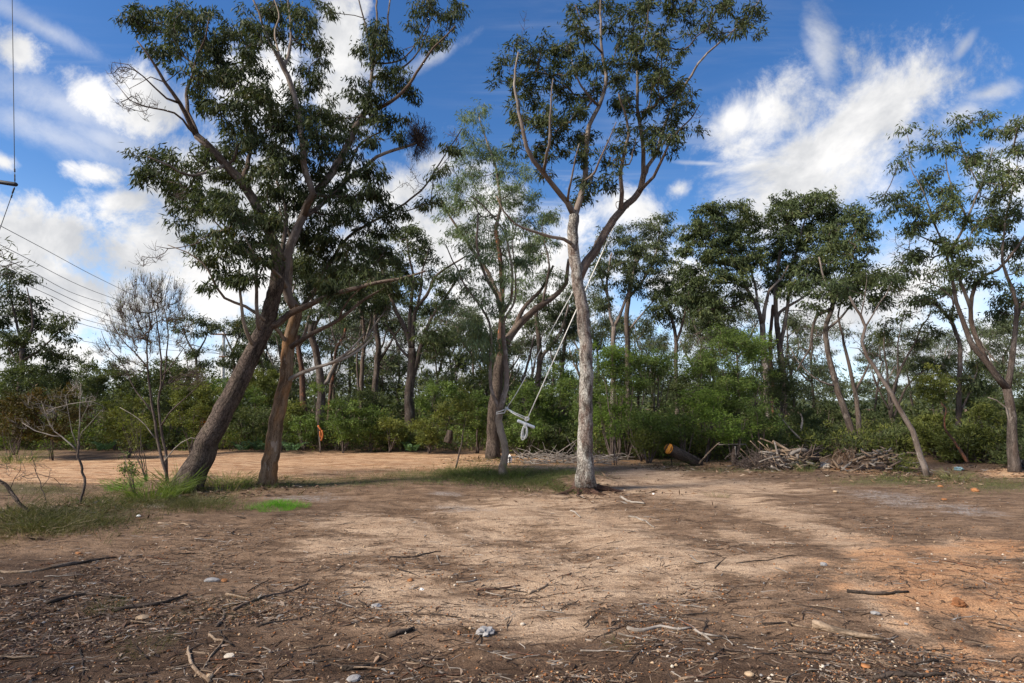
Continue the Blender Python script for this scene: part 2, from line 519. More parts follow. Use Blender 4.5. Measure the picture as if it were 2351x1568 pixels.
SAND = [(2240, 1260, 200, 30, 0), (2150, 1370, 240, 36, 14), (2300, 1380, 120, 40, 0), (1750, 1300, 160, 30, 0), (850, 1200, 160, 24, 0), (780, 1250, 120, 24, 0), (1250, 1150, 200, 18, 0), (1150, 1180, 160, 40, 0), (1350, 1190, 150, 34, 0), (1420, 1232, 190, 40, 8), (1160, 1262, 200, 34, 0), (1000, 1232, 150, 40, 0),
        (900, 1330, 190, 50, 0), (1060, 1390, 220, 60, 0), (1320, 1330, 260, 70, 0), (1520, 1280, 160, 40, 0), (1560, 1330, 120, 40, 0),
        (1560, 1130, 240, 22, 6), (1750, 1165, 200, 26, 14), (1880, 1215, 220, 30, 22), (2060, 1290, 230, 40, 22), (2230, 1310, 160, 32, 10),
        (1990, 1350, 140, 40, 12), (2080, 1420, 150, 30, 24), (2220, 1490, 160, 34, 22), (2330, 1530, 120, 40, 10), (2320, 1450, 70, 30, 0),
        (1640, 1110, 280, 18, 3), (1720, 1230, 120, 22, 10), (1480, 1090, 120, 16, 0), (1300, 1072, 120, 10, 0), (1250, 1440, 160, 40, 0)]
ORANGE = [(2200, 1330, 330, 90, 10), (2260, 1320, 260, 70, 10), (2200, 1420, 260, 80, 20), (2330, 1240, 160, 60, 0), (2300, 1510, 180, 60, 0), (1850, 1340, 160, 50, 0)]
ROAD = [(100, 1080, 330, 34, 0), (500, 1072, 330, 40, 0), (850, 1066, 300, 34, 0), (1150, 1052, 160, 16, 0), (1300, 1062, 200, 12, 0),
        (1600, 1062, 240, 10, 0), (200, 1070, 200, 20, 0), (1950, 1078, 90, 8, 5), (2330, 1085, 90, 10, 0)]
ASH = [(2050, 1140, 170, 20, 8), (2210, 1165, 130, 16, 8), (700, 1142, 120, 14, 0), (1060, 1165, 90, 12, 0), (350, 1168, 60, 10, 0), (1020, 1135, 60, 8, 0)]
HUMUS_SHADE = [(150, 1500, 600, 130, 0), (700, 1560, 520, 110, 0), (1200, 1570, 560, 80, 0), (1700, 1540, 430, 80, 8), (60, 1340, 330, 70, 0), (2250, 1590, 260, 40, 0), (1250, 1480, 200, 40, 0)]  # dark humus soil, with the shade of the front edge painted in
GREEN = [(120, 1195, 190, 26, 0), (420, 1150, 150, 20, 0), (760, 1110, 160, 10, 0), (1000, 1090, 160, 14, 0), (1230, 1098, 120, 20, 0),
         (1700, 1075, 160, 10, 0), (2050, 1105, 160, 10, 0), (2300, 1115, 120, 10, 0), (60, 1120, 160, 14, 0), (620, 1160, 70, 14, 0)]


def zone(lst, px, py, front):
    v = np.zeros_like(px)
    for e in lst:
        v = np.maximum(v, ell(px, py, *e))
    return v * front


def zones(x, y):
    P = np.stack([x, y, np.zeros_like(x)], -1)
    px, py = toPX(P)
    front = (y > 1.0) & (py < 1900)
    px = np.where(front, px, 0)
    py = np.where(front, py, 0)
    front = front.astype(float)
    return [zone(z, px, py, front) for z in (SAND, ORANGE, ROAD, ASH, GREEN, HUMUS_SHADE)]


def build_ground():
    rad = [0.4]
    while rad[-1] < 45:
        rad.append(rad[-1] * 1.0165)
    while rad[-1] < 4500:
        rad.append(rad[-1] * 1.16)
    rad = np.array(rad)
    az = np.concatenate([np.arange(-52, 52.01, .35), np.arange(56, 305, 6)])
    az = np.radians(az)
    rr, aa = np.meshgrid(rad, az, indexing='ij')
    x, y = rr * np.sin(aa), rr * np.cos(aa)
    z = gh(x, y)
    V = np.stack([x, y, z], -1).reshape(-1, 3)
    nr, na = rr.shape
    i = np.arange(nr - 1)[:, None] * na
    j = np.arange(na)[None]
    k = (j + 1) % na
    Q = np.stack([i + j, i + k, i + na + k, i + na + j], -1).reshape(-1, 4)[:, ::-1]
    V = np.vstack([V, [[0, 0, float(gh(0, 0))]]])
    c = len(V) - 1
    T = np.stack([np.full(na, c), (np.arange(na) + 1) % na, np.arange(na)], -1)
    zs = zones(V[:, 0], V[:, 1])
    m, t = new_mat('ground_dirt')
    ob = t.n('ShaderNodeTexCoord').outputs['Object']
    at = {k: t.n('ShaderNodeAttribute', None, attribute_name=k).outputs['Fac'] for k in ('sand', 'orange', 'road', 'ash', 'green', 'humus_shade')}
    flat = t.n('ShaderNodeMapping', {'Vector': ob, 'Scale': (.55, 1.25, 1)}).outputs[0]
    nA = t.noise(flat, 1.1, 6.0, .62, .5)
    nB = t.noise(flat, 3.6, 7.0, .66, .4)
    nC = t.noise(ob, 22.0, 6.0, .65)
    nD = t.noise(ob, 95.0, 4.0, .6)
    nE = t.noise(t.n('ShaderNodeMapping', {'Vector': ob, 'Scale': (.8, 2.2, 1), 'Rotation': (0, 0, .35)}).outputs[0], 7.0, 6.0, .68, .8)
    jit_ = t.math('ADD', t.math('ADD', t.math('MULTIPLY', nA, .6), t.math('MULTIPLY', nB, .75)), t.math('MULTIPLY', nC, .35))
    jit_ = t.math('SUBTRACT', jit_, .85)

    def mask(s, lo=.22, hi=.90, k=1.9):
        return t.smooth(t.math('ADD', at[s], t.math('MULTIPLY', jit_, k)), lo, hi)
    dark = t.mix(t.smooth(nB, .35, .65), (.112, .070, .044), (.22, .145, .095))
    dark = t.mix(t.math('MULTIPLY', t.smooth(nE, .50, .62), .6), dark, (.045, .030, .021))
    dark = t.mix(t.math('MULTIPLY', t.smooth(nC, .52, .70), .5), dark, (.20, .125, .080))
    hum_shade = t.mix(t.smooth(nB, .35, .65), (.048, .029, .019), (.098, .062, .041))  # soil colour darkened to carry the foreground shade
    dark = t.mix(t.math('MULTIPLY', t.smooth(t.math('ADD', at['humus_shade'], t.math('MULTIPLY', jit_, .8)), .2, .8), .9), dark, hum_shade)
    sandc = t.mix(t.smooth(nB, .3, .7), (.28, .187, .122), (.42, .305, .212))
    orac = t.mix(t.smooth(nB, .3, .7), (.30, .150, .075), (.42, .245, .135))
    sandc = t.mix(mask('orange', .3, .8), sandc, orac)
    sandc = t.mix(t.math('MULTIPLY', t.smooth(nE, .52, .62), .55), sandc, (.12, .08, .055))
    c = t.mix(mask('sand'), dark, sandc)
    roadc = t.mix(t.smooth(nB, .36, .62), (.32, .175, .092), (.50, .33, .20))
    rst = t.noise(t.n('ShaderNodeMapping', {'Vector': ob, 'Scale': (.25, 3.2, 1)}).outputs[0], 1.6, 5.0, .6)
    roadc = t.mix(t.math('MULTIPLY', t.math('MULTIPLY', t.smooth(rst, .44, .62), t.smooth(nE, .40, .56)), .8), roadc, (.14, .072, .038))
    c = t.mix(mask('road', .3, .6, 1.0), c, roadc)
    c = t.mix(t.math('MULTIPLY', t.math('MULTIPLY', mask('ash', .45, 1.1, 2.2), t.smooth(nC, .35, .6)), .7), c, (.27, .25, .24))
    c = t.mix(t.math('MULTIPLY', mask('green', .40, .8), .55), c, (.085, .085, .040))
    # grains, specks of bark and gravel
    g = t.smooth(nD, .30, .70, .55, 1.5)
    c = t.mix(1.0, c, t.n('ShaderNodeCombineColor', {0: g, 1: g, 2: g}).outputs[0], 'MULTIPLY')
    vo = t.n('ShaderNodeTexVoronoi', {'Vector': ob, 'Scale': 46.0, 'Randomness': 1.0})
    vs = t.n('ShaderNodeSeparateColor', {0: vo.outputs['Color']})
    peb = t.math('MULTIPLY', t.smooth(vo.outputs['Distance'], .34, .22), t.math('GREATER_THAN', vs.outputs[0], .80))
    pebc = t.ramp(vs.outputs[1], [(0, (.035, .024, .018)), (.4, (.10, .06, .04)), (.7, (.30, .17, .09)), (.9, (.30, .22, .16)), (1, (.36, .31, .27))])
    c = t.mix(t.math('MULTIPLY', peb, .8), c, pebc)
    hgt = t.math('ADD', t.math('ADD', t.math('MULTIPLY', nC, .9), t.math('MULTIPLY', nD, .35)), t.math('MULTIPLY', peb, .25))
    bp = t.n('ShaderNodeBump', {'Strength': .75, 'Distance': .03, 'Height': hgt})
    p = t.n('ShaderNodeBsdfPrincipled', {'Base Color': c, 'Roughness': .92, 'Specular IOR Level': .12, 'Normal': bp.outputs[0]})
    t.n('ShaderNodeOutputMaterial', {'Surface': p.outputs[0]})
    me = mk_mesh('ground', V, Q, T, m, True, dict(zip(('sand', 'orange', 'road', 'ash', 'green', 'humus_shade'), zs)))
    add('ground', me, None, (0, 0, 0), kind='structure')


build_ground()


# ------------------------------------------------------------------ trees
def px_limb(pts, Y, r0, r1, step=.16, rng=None):
    """pixel polyline (px, py[, extra depth]) at distance Y -> smooth 3-D points and radii (radii given in pixels)"""
    P = []
    for q in pts:
        P.append(W(q[0], q[1], Y + (q[2] if len(q) > 2 else 0)))
    P = np.array(P)
    S = spline(P, step)
    if rng is not None and len(S) > 4:
        n = len(S)
        wob = np.cumsum(rng.normal(0, .012, (n, 3)), 0)
        wob -= np.linspace(0, 1, n)[:, None] * wob[-1]
        S = S + wob * np.array([1, 1, .3])
    k = .90 * Y / FPX * math.cos(math.atan((pts[len(pts) // 2][0] - CX) / FPX))
    u = np.concatenate([[0], np.cumsum(np.linalg.norm(np.diff(S, axis=0), axis=1))])
    u = u / max(u[-1], 1e-6)
    return S, (r0 * (1 - u) + r1 * u) * k


def blobs_to_clusters(blobs, Y, cr, k, rng):
    """ellipses in the photograph (px, py, rx, ry[, extra depth, half depth in m]) -> cluster centres in 3-D"""
    out = []
    for b in blobs:
        px, py, rx, ry = b[:4]
        dy = b[4] if len(b) > 4 else rng.normal(0, .5)
        rz = b[5] if len(b) > 5 else max(.35, .8 * rx * Y / FPX)
        crp = cr * FPX / Y
        n = max(1, int(round(2.3 * k * rx * ry / (crp * crp))))
        v = norm(rng.normal(size=(n, 3))) * (rng.random((n, 1)) ** (1 / 3))
        for a in v:
            out.append(W(px + a[0] * rx, py + a[1] * ry, max(2.0, Y + dy + a[2] * rz)))
    return np.array(out)


class Tree:
    def __init__(self, name, label, category, base, Y=None, bark='bark_bg', leaf='gum_mid', twig='twig', seed=0, group=None):
        b = G(*base)
        if Y is not None:
            b = W(base[0], base[1], Y)
            b[2] = float(gh(b[0], b[1]))
        self.Y = b[1]
        self.base = b
        self.rng = np.random.default_rng(seed)
        self.root = thing(name, label, category, b, group)
        self.bark, self.leafm, self.twigm = bark, leaf, twig
        self.P, self.par, self.rad, self.len = [], [], [], []
        self.chains = []            # (part name, bark, list of node ids, traced)
        self.fixed = []
        self.leaves = Leaves()
        self.tw = Tubes(seed)
        self.seed = seed

    def limb(self, pts, r0, r1, part='limb', bark=None, join=True, rough=0.0, step=.16, flare=0.0):
        S, R = px_limb(pts, self.Y, r0, r1, step, self.rng)
        if part == 'trunk':
            d = np.linalg.norm(S - S[0], axis=1)
            S = S.copy()
            S[0, 2] -= .08
            if flare:
                R = R * (1 + flare * np.exp(-d / .22) + .25 * flare * np.exp(-d / .7))
        par = -1
        if join and self.P:
            A = np.array(self.P)
            par = int(np.argmin(np.linalg.norm(A - S[0], axis=1)))
            gap = np.linalg.norm(A[par] - S[0])
            # slide the start of the limb onto the limb it grows from
            w = np.exp(-np.arange(len(S)) * step / max(.25, gap * 1.2))[:, None]
            S = S + (A[par] - S[0]) * w
        ids = []
        for i in range(len(S)):
            self.P.append(S[i])
            self.rad.append(float(R[i]))
            self.par.append(par if i == 0 else len(self.P) - 2)
            self.len.append((0 if par < 0 else self.len[par] * .5) if i == 0 else self.len[-1] + float(np.linalg.norm(S[i] - S[i - 1])))
            ids.append(len(self.P) - 1)
        self.fixed.append((part, bark or self.bark, ids, rough))

    def grow(self, clusters, tip=.0045, bf=.22, step=.3, wander=.09, rise=.12, expo=.46, maxjoin=None):
        """joins every cluster to the tree by the cheapest branch"""
        if len(clusters) == 0:
            return
        rng = self.rng
        C = np.asarray(clusters)
        P = np.array(self.P)
        L = np.array(self.len)
        n0 = len(P)
        ok = np.ones(n0, bool)
        for part, b, ids, r in self.fixed:
            if part == 'trunk':
                ok[ids[:max(1, int(len(ids) * .55))]] = False
        best = np.full(len(C), 1e9)
        who = np.zeros(len(C), int)

        def relax(ids):
            nonlocal best, who
            D = C[:, None] - P[ids][None]
            dd = np.linalg.norm(D, axis=2)
            cost = dd + bf * L[ids][None] * .35 + .7 * np.maximum(0, -D[:, :, 2])
            j = np.argmin(cost, 1)
            cj = cost[np.arange(len(C)), j]
            upd = cj < best
            best = np.where(upd, cj, best)
            who = np.where(upd, np.asarray(ids)[j], who)
        relax(np.where(ok)[0])
        done = np.zeros(len(C), bool)
        newP, newpar, newL = [], [], []
        cnt = {}
        self.tips = []
        for _ in range(len(C)):
            c = int(np.argmin(np.where(done, 1e9, best)))
            done[c] = True
            a = who[c]
            A, B = P[a], C[c]
            d = np.linalg.norm(B - A)
            n = max(2, int(d / step) + 1)
            t = np.linspace(0, 1, n + 1)[1:, None]
            w = rng.normal(0, wander * d, 3)
            Q = A + (B - A) * t + np.sin(t * math.pi) * w * .5 + np.array([0, 0, -1]) * np.sin(t * math.pi) * rise * d * .5
            Q[:-1] += rng.normal(0, .012 + .015 * d, (n - 1, 3)) if n > 1 else 0
            ids = np.arange(len(P), len(P) + n)
            P = np.vstack([P, Q])
            par = np.concatenate([[a], ids[:-1]])
            L = np.concatenate([L, L[a] + np.cumsum(np.full(n, d / n))])
            self.par.extend(int(p) for p in par)
            self.rad.extend([0.0] * n)
            self.chains.append((a, ids))
            self.tips.append(ids[-1])
            relax(ids)
        self.P = list(P)
        self.len = list(L)
        # thickness from the number of tips a branch carries
        load = np.zeros(len(P))
        for t_ in self.tips:
            load[t_] += 1
        for i in range(len(P) - 1, -1, -1):
            p = self.par[i]
            if p >= 0 and i >= n0:
                load[p] += load[i]
        for i in range(n0, len(P)):
            self.rad[i] = max(tip, tip * load[i] ** expo)
        for a, ids in self.chains:
            ids = list(ids)
            pr = max(self.rad[a] * .8, tip)
            R = np.minimum([self.rad[i] for i in ids], pr)
            self.tw.tube(np.array([self.P[a]] + [self.P[i] for i in ids]), np.concatenate([[min(pr, R[0] * 1.25)], R]))
        self.chains = []

    def foliage(self, C, cr=.26, nl=90, L=.10, w=.25, twigs=6, flat=.62, droop=.75, tw_r=.0035, bias=None, up=.35, spread=.36, horizontal=0.0, out=None):
        """leaves and fine twigs round every cluster centre"""
        rng = self.rng
        C = np.asarray(C)
        n = len(C)
        if n == 0:
            return
        ct = rng.random(n)
        for i in range(n):
            k = twigs
            bias_v = np.array([0, 0, up])
            if out is not None:
                bias_v = bias_v + norm(C[i] - out[0]) * out[1]
            v = norm(rng.normal(size=(k, 3)) + bias_v) * (rng.uniform(.55, 1.05, (k, 1))) * cr
            v[:, 2] *= flat
            o = C[i] - np.array([0, 0, .35 * cr])
            for q in v:
                mid = o + q * .55 + rng.normal(0, .05 * cr, 3) + np.array([0, 0, .1 * cr])
                self.tw.tube(np.array([o, mid, C[i] + q]), [tw_r, tw_r * .8, tw_r * .35], 3)
            m = nl
            which = rng.integers(0, k, m)
            t = rng.uniform(.25, 1.08, (m, 1))
            b = o + (C[i] + v[which] - o) * t + rng.normal(0, spread * cr, (m, 3)) * np.array([1, 1, .6])
            d = norm(v[which]) * .6 + rng.normal(0, .45, (m, 3)) + np.array([0, 0, -droop])
            if horizontal:
                d[:, 2] *= (1 - horizontal)
            r = np.clip(.5 * ct[i] + .5 * rng.random(m) + (0 if bias is None else bias), 0, 1)
            self.leaves.add(b, d, L * rng.uniform(.65, 1.35, m), w, r, rng)

    def done(self):
        o = self.base
        k = 0
        for part, b, ids, rough in self.fixed:
            tb = Tubes(self.seed * 31 + k)
            k += 1
            ii = list(ids)
            P = [self.P[i] for i in ii]
            R = [self.rad[i] for i in ii]
            p = self.par[ii[0]]
            if p >= 0:
                P = [self.P[p]] + P
                R = [min(R[0] * 1.15, self.rad[p])] + R
                if np.linalg.norm(P[1] - P[0]) < .02:
                    P.pop(1)
                    R.pop(1)
            ns = None
            if max(R) > .10 and rough:
                ns = 26
            tb.tube(np.array(P), np.array(R), ns, rough, cap=True)
            add(part, tb.mesh(part, M[b], o), self.root)
        if self.tw.n:
            add('branchlets', self.tw.mesh('branchlets', M[self.twigm], o), self.root, kind='stuff')
        if self.leaves.V:
            add('crown', self.leaves.mesh('crown', M[self.leafm], o), self.root)
        return self.root

# ---- the leaning dark tree
t = Tree('eucalyptus_tree', 'big dark rough barked gum tree leaning steeply to the right over the grass tuft', 'tree', (428, 1118), bark='bark_iron', leaf='gum_dark', seed=11)
t.limb([(428, 1118), (470, 1035, .05), (520, 940, .1), (566, 846, .2), (606, 755, .3), (632, 676, .3), (640, 600, .3)], 32, 19, 'trunk', rough=.05, flare=.30, step=.10)
t.limb([(640, 600, .3), (612, 515, .2), (560, 425, 0), (520, 380, -.1), (474, 330, -.3), (452, 312, -.3)], 17, 10, bark='bark_brown')
t.limb([(452, 312, -.3), (413, 238, -.6), (381, 189, -.8), (350, 140, -1.), (315, 94, -1.1)], 8, 2, bark='bark_brown')
t.limb([(452, 312, -.3), (436, 260, -.1), (434, 224, 0), (441, 196, .1), (469, 175, .3), (504, 161, .5), (560, 140, .8)], 7, 2.2, bark='bark_brown')
t.limb([(441, 196, .1), (450, 140, -.2), (470, 90, -.5), (480, 40, -.7)], 4.5, 1.6, bark='bark_brown')
t.limb([(560, 425), (575, 350, .8), (560, 270, 1.3), (575, 190, 1.6)], 8, 2.5, bark='bark_brown')
t.limb([(520, 380, -.1), (440, 402, -.8), (390, 380, -1.2), (340, 360, -1.5)], 6, 1.8, bark='bark_smooth')
t.limb([(612, 515, .2), (540, 520, -.6), (480, 545, -1.1), (450, 560, -1.3)], 6, 1.6, bark='bark_smooth')
t.limb([(632, 676, .3), (652, 560, .9), (650, 470, 1.3), (625, 380, 1.5), (640, 300, 1.8)], 9, 2.5, bark='bark_smooth')
t.limb([(608, 750, .3), (640, 738, .35), (664, 718, .42), (700, 703, .2), (740, 684, 0), (804, 664, -.1), (860, 650, -.2), (917, 641, -.3), (977, 622, -.5)], 10.5, 2.5, bark='bark_brown')
t.limb([(578, 800, .1), (566, 760, -.15), (556, 710, -.2), (548, 660, -.2), (552, 610, 0)], 6, 2.2, bark='bark_cream')
t.limb([(600, 758, .1), (592, 720, -.1), (590, 670, -.1), (585, 600, 0), (560, 540, .2)], 6, 2, bark='bark_smooth')
t.limb([(413, 238, -.6), (385, 227, -.9), (332, 178, -1.2), (297, 150, -1.3), (258, 143, -1.4)], 3.5, .7, bark='bark_brown')
t.limb([(452, 312, -.3), (402, 259, -.8), (350, 248, -1.1), (297, 231, -1.3), (270, 196, -1.4)], 4, .7, bark='bark_brown')
t.limb([(381, 189, -.8), (350, 176, -.9), (300, 205, -.9), (280, 180, -1)], 2, .6, bark='bark_brown')
BL = [(330, 52, 48, 42), (300, 35, 28, 22), (385, 45, 50, 40), (440, 50, 60, 45), (500, 60, 60, 45), (560, 90, 50, 45), (395, 100, 55, 45), (470, 115, 65, 45),
      (540, 150, 60, 50), (590, 170, 40, 45), (430, 175, 45, 30), (520, 195, 60, 35), (590, 215, 50, 30),
      (490, 230, 40, 35), (540, 250, 60, 45), (610, 255, 60, 45), (680, 255, 60, 50), (730, 300, 40, 40), (570, 310, 80, 45), (650, 320, 70, 45),
      (335, 350, 32, 24), (370, 370, 50, 34), (420, 395, 55, 40), (350, 410, 36, 24), (400, 440, 50, 30), (455, 380, 50, 40), (505, 345, 50, 40),
      (440, 480, 55, 36), (500, 460, 60, 45), (560, 400, 60, 50), (615, 400, 55, 50), (545, 480, 60, 45), (600, 490, 55, 45),
      (455, 545, 45, 26), (510, 540, 55, 36), (560, 560, 55, 45), (480, 590, 40, 24), (520, 620, 45, 32), (575, 630, 40, 35), (490, 650, 26, 16), (610, 570, 50, 40),
      (800, 640, 60, 22), (860, 620, 50, 20), (930, 640, 40, 20), (760, 650, 40, 20), (880, 660, 40, 16)]
C = blobs_to_clusters(BL, t.Y, .22, 1.25, t.rng)
t.grow(C, tip=.005)
t.foliage(C, .22, 82, .128, .215, twigs=5, droop=1.1, spread=.28)
# bare twigs on the upper left
C = blobs_to_clusters([(290, 150, 40, 30), (300, 225, 40, 35), (330, 240, 40, 30), (270, 170, 25, 25), (360, 590, 40, 30), (410, 470, 40, 40)], t.Y - 1.0, .16, 1.2, t.rng)
t.grow(C, tip=.0035, rise=.02)
t.foliage(C, .22, 1, .08, .15, twigs=6, up=.6)
t.done()

# ---- the tree beside it with the shedding ochre bark
t = Tree('eucalyptus_tree', 'ochre brown gum tree with stripped bark standing right of the leaning trunk', 'tree', (611, 1114), bark='bark_shed', leaf='gum_dark', seed=12)
t.limb([(611, 1114), (620, 1060), (634, 985), (648, 905), (656, 850), (664, 790, .05), (676, 735, .08), (680, 700, .1)], 20.5, 15.5, 'trunk', rough=.045, flare=.22, step=.10)
t.limb([(680, 712, .1), (664, 685, 0), (651, 643, -.1), (655, 590, -.1), (670, 540, 0), (699, 479, .2), (730, 430, .3), (758, 395, .4), (800, 320, .6), (835, 262, .8)], 12.5, 9.5, bark='bark_smooth')
t.limb([(835, 262, .8), (848, 205, .9), (853, 150, 1.), (862, 70, 1.2), (865, -20, 1.4)], 6, 2.5, bark='bark_smooth')
t.limb([(853, 150, 1.), (845, 100, .8), (832, 40, .7), (820, -20, .6)], 4, 1.8, bark='bark_smooth')
t.limb([(850, 170, 1.), (885, 90, 1.3), (895, 20, 1.5), (900, -30, 1.6)], 4.5, 2, bark='bark_smooth')
t.limb([(835, 262, .8), (870, 248, .6), (898, 234, .5), (935, 195, .3), (968, 154, .1), (995, 110, 0), (1020, 84, -.1), (1045, 60, -.2)], 6, 1.8, bark='bark_brown')
t.limb([(898, 170, 1.2), (930, 150, 1.4), (960, 95, 1.6), (1000, 30, 1.8)], 3, 1.2, bark='bark_brown')
t.limb([(853, 180, 1.), (905, 165, 1.1), (960, 120, 1.2), (985, 60, 1.2)], 4, 1.4, bark='bark_brown')
t.limb([(690, 500, .2), (716, 445, -.3), (700, 400, -.4), (695, 367, -.5), (692, 315, -.5), (683, 260, -.4), (667, 200, -.4), (650, 157, -.5), (635, 120, -.6)], 9, 7, bark='bark_smooth')
t.limb([(650, 157, -.5), (625, 100, -.7), (605, 50, -.8), (577, -10, -.9)], 5, 2.2, bark='bark_smooth')
t.limb([(652, 165, -.5), (664, 105, -.3), (664, 50, -.1), (662, -20, .1)], 5, 2.2, bark='bark_smooth')
t.limb([(640, 130, -.6), (630, 80, -.2), (640, 30, .1), (625, -20, .2)], 3.5, 1.6, bark='bark_cream')
t.limb([(690, 500, .2), (742, 462, .8), (786, 420, 1.), (830, 388, 1.1), (863, 360, 1.2), (905, 344, 1.2), (940, 334, 1.2), (961, 326, 1.2)], 7.5, 4, bark='bark_smooth')
t.limb([(786, 420, 1.), (830, 330, 1.3), (880, 300, 1.4), (900, 280, 1.5)], 5, 2, bark='bark_smooth')
t.limb([(676, 725, .1), (716, 680, .8), (760, 600, 1.2), (800, 545, 1.4), (850, 512, 1.5), (898, 488, 1.5), (940, 458, 1.5), (975, 428, 1.5), (1000, 390, 1.4), (1020, 360, 1.4), (1042, 325, 1.3), (1062, 294, 1.2)], 6.5, 1.4, bark='bark_brown')
t.limb([(680, 700, .1), (666, 673, .3), (672, 630, .4), (669, 586, .5), (668, 545, .5), (640, 470, .6)], 7, 2.2, bark='bark_cream')
t.limb([(660, 660, 0), (640, 630, -.5), (600, 598, -.8), (570, 575, -1.), (534, 549, -1.2), (505, 520, -1.3), (490, 505, -1.3)], 5.5, 1.8, bark='bark_cream')
t.limb([(656, 792, .05), (625, 752, -.3), (602, 733, -.5), (561, 703, -.8), (516, 684, -1.), (493, 643, -1.1), (467, 605, -1.2), (426, 579, -1.3), (385, 562, -1.4)], 6, 1., bark='bark_cream')
t.limb([(676, 795, .05), (700, 775, -.2), (740, 752, -.3), (778, 733, -.4), (823, 695, -.4), (880, 662, -.4), (930, 640, -.4)], 7, 1.8, bark='bark_brown')
t.limb([(668, 878), (690, 860, -.25), (703, 853, -.3), (748, 838, -.4), (780, 822, -.5), (804, 804, -.5), (838, 764, -.5)], 6, 2, bark='bark_dead')
t.limb([(748, 838, -.4), (800, 820, -.2), (835, 795, 0), (857, 770, .1), (860, 730, .1)], 4, 1.4, bark='bark_dead')
t.limb([(778, 733, -.4), (800, 690, -.6), (850, 640, -.8)], 3, 1., bark='bark_brown')
BL = [(600, 25, 45, 40), (650, 30, 45, 45), (700, 40, 40, 45), (730, 20, 30, 30), (720, 95, 34, 40), (590, 85, 30, 30), (725, 155, 28, 36), (700, 180, 40, 40),
      (735, 195, 18, 22), (640, 90, 30, 40), (720, 250, 60, 35), (770, 270, 40, 30), (760, 330, 50, 45), (790, 370, 40, 40),
      (690, 380, 60, 45), (740, 420, 60, 45), (640, 450, 60, 50), (700, 470, 60, 45), (660, 540, 50, 45), (720, 530, 60, 45), (780, 470, 50, 45), (770, 560, 55, 45),
      (840, 70, 24, 24), (835, 95, 30, 32), (880, 80, 40, 30), (900, 110, 36, 34), (880, 150, 40, 34), (915, 190, 30, 25), (940, 205, 22, 28),
      (975, 40, 36, 45), (1010, 20, 34, 30), (1040, 45, 22, 40), (1015, 90, 24, 28), (985, 85, 30, 30), (1050, 15, 18, 25),
      (860, 210, 45, 34), (900, 175, 35, 30), (850, 265, 45, 34), (900, 270, 40, 28), (820, 300, 45, 34), (880, 315, 45, 24), (810, 215, 28, 22), (820, 180, 18, 16),
      (830, 430, 45, 40), (870, 400, 35, 30), (800, 500, 50, 36), (860, 470, 45, 34), (850, 540, 45, 34), (905, 500, 40, 34), (820, 590, 55, 40), (740, 600, 50, 40), (680, 600, 45, 40), (760, 640, 45, 30),
      (1015, 400, 30, 22), (985, 450, 30, 24), (1035, 340, 20, 26), (700, 650, 30, 20), (880, 590, 40, 30)]
C = blobs_to_clusters(BL, t.Y + .7, .22, 1.2, t.rng)
t.grow(C, tip=.005)
t.foliage(C, .22, 78, .130, .215, twigs=5, droop=1.3, spread=.28)
C = blobs_to_clusters([(1040, 320, 30, 40), (960, 400, 30, 30), (800, 330, 25, 30), (930, 430, 40, 25), (880, 720, 40, 30), (860, 760, 30, 20)], t.Y + .6, .2, 1., t.rng)
t.grow(C, tip=.0035)
t.foliage(C, .2, 3, .08, .16, twigs=5, up=.5)
t.done()

# mistletoe on the end of the bare limb
mroot = W(960, 325, 12.85)
ms = thing('mistletoe', 'reddish brown ball of mistletoe on the end of the right limb of the ochre gum', 'mistletoe', mroot)
tb, lv = Tubes(5), Leaves()
r_ = np.random.default_rng(5)
for i in range(130):
    v = norm(r_.normal(size=3) + np.array([0, 0, .15])) * np.array([.5, .5, .62]) * r_.uniform(.5, 1)
    e = mroot + v + np.array([0, 0, .08])
    md = mroot + v * .5 + r_.normal(0, .05, 3)
    tb.tube(np.array([mroot, md, e, e + np.array([0, 0, -.14])]), [.006, .004, .003, .002], 3)
    n = 26
    tt = r_.uniform(.35, 1.0, (n, 1))
    lv.add(mroot + (e - mroot) * tt + r_.normal(0, .04, (n, 3)), r_.normal(0, .4, (n, 3)) + np.array([0, 0, -1]), r_.uniform(.06, .11, n), .1, r_.random(n), r_)
add('stems', tb.mesh('stems', M['twig'], mroot), ms, kind='stuff')
add('foliage', lv.mesh('foliage', M['mistletoe'], mroot), ms)

# ---- the tall straight tree right of the middle
t = Tree('eucalyptus_tree', 'tall straight grey trunked gum tree with the rope swing hanging from its right fork', 'tree', (1341, 1104), bark='bark_grey', leaf='gum_dark', seed=13)
t.limb([(1341, 1108), (1339, 1060), (1337, 985), (1337, 900), (1336, 800), (1330, 720), (1324, 640), (1317, 560), (1318, 495)], 19, 14, 'trunk', rough=.045, flare=.42, step=.10)
t.limb([(1331, 640), (1348, 600, .15), (1377, 545, .5), (1419, 485, .8), (1450, 456, 1.0), (1468, 434, 1.1), (1478, 400, 1.2)], 13, 8.5, bark='bark_brown')
t.limb([(1478, 400, 1.2), (1478, 350, 1.1), (1475, 315, 1.), (1466, 280, .9), (1464, 245, .9), (1462, 200, .8), (1461, 157, .8), (1462, 100, .8)], 7, 2.6, bark='bark_smooth')
t.limb([(1472, 420, 1.2), (1495, 375, 1.5), (1510, 343, 1.6), (1531, 280, 1.8), (1559, 224, 2.), (1587, 175, 2.1), (1615, 136, 2.2), (1645, 105, 2.3), (1680, 76, 2.4), (1715, 40, 2.5), (1748, -5, 2.6)], 6.5, 1.6, bark='bark_smooth')
t.limb([(1465, 440, 1.1), (1500, 405, .8), (1517, 374, .7), (1535, 332, .6), (1562, 297, .5), (1590, 272, .5), (1606, 240, .4)], 5.5, 1.3, bark='bark_brown')
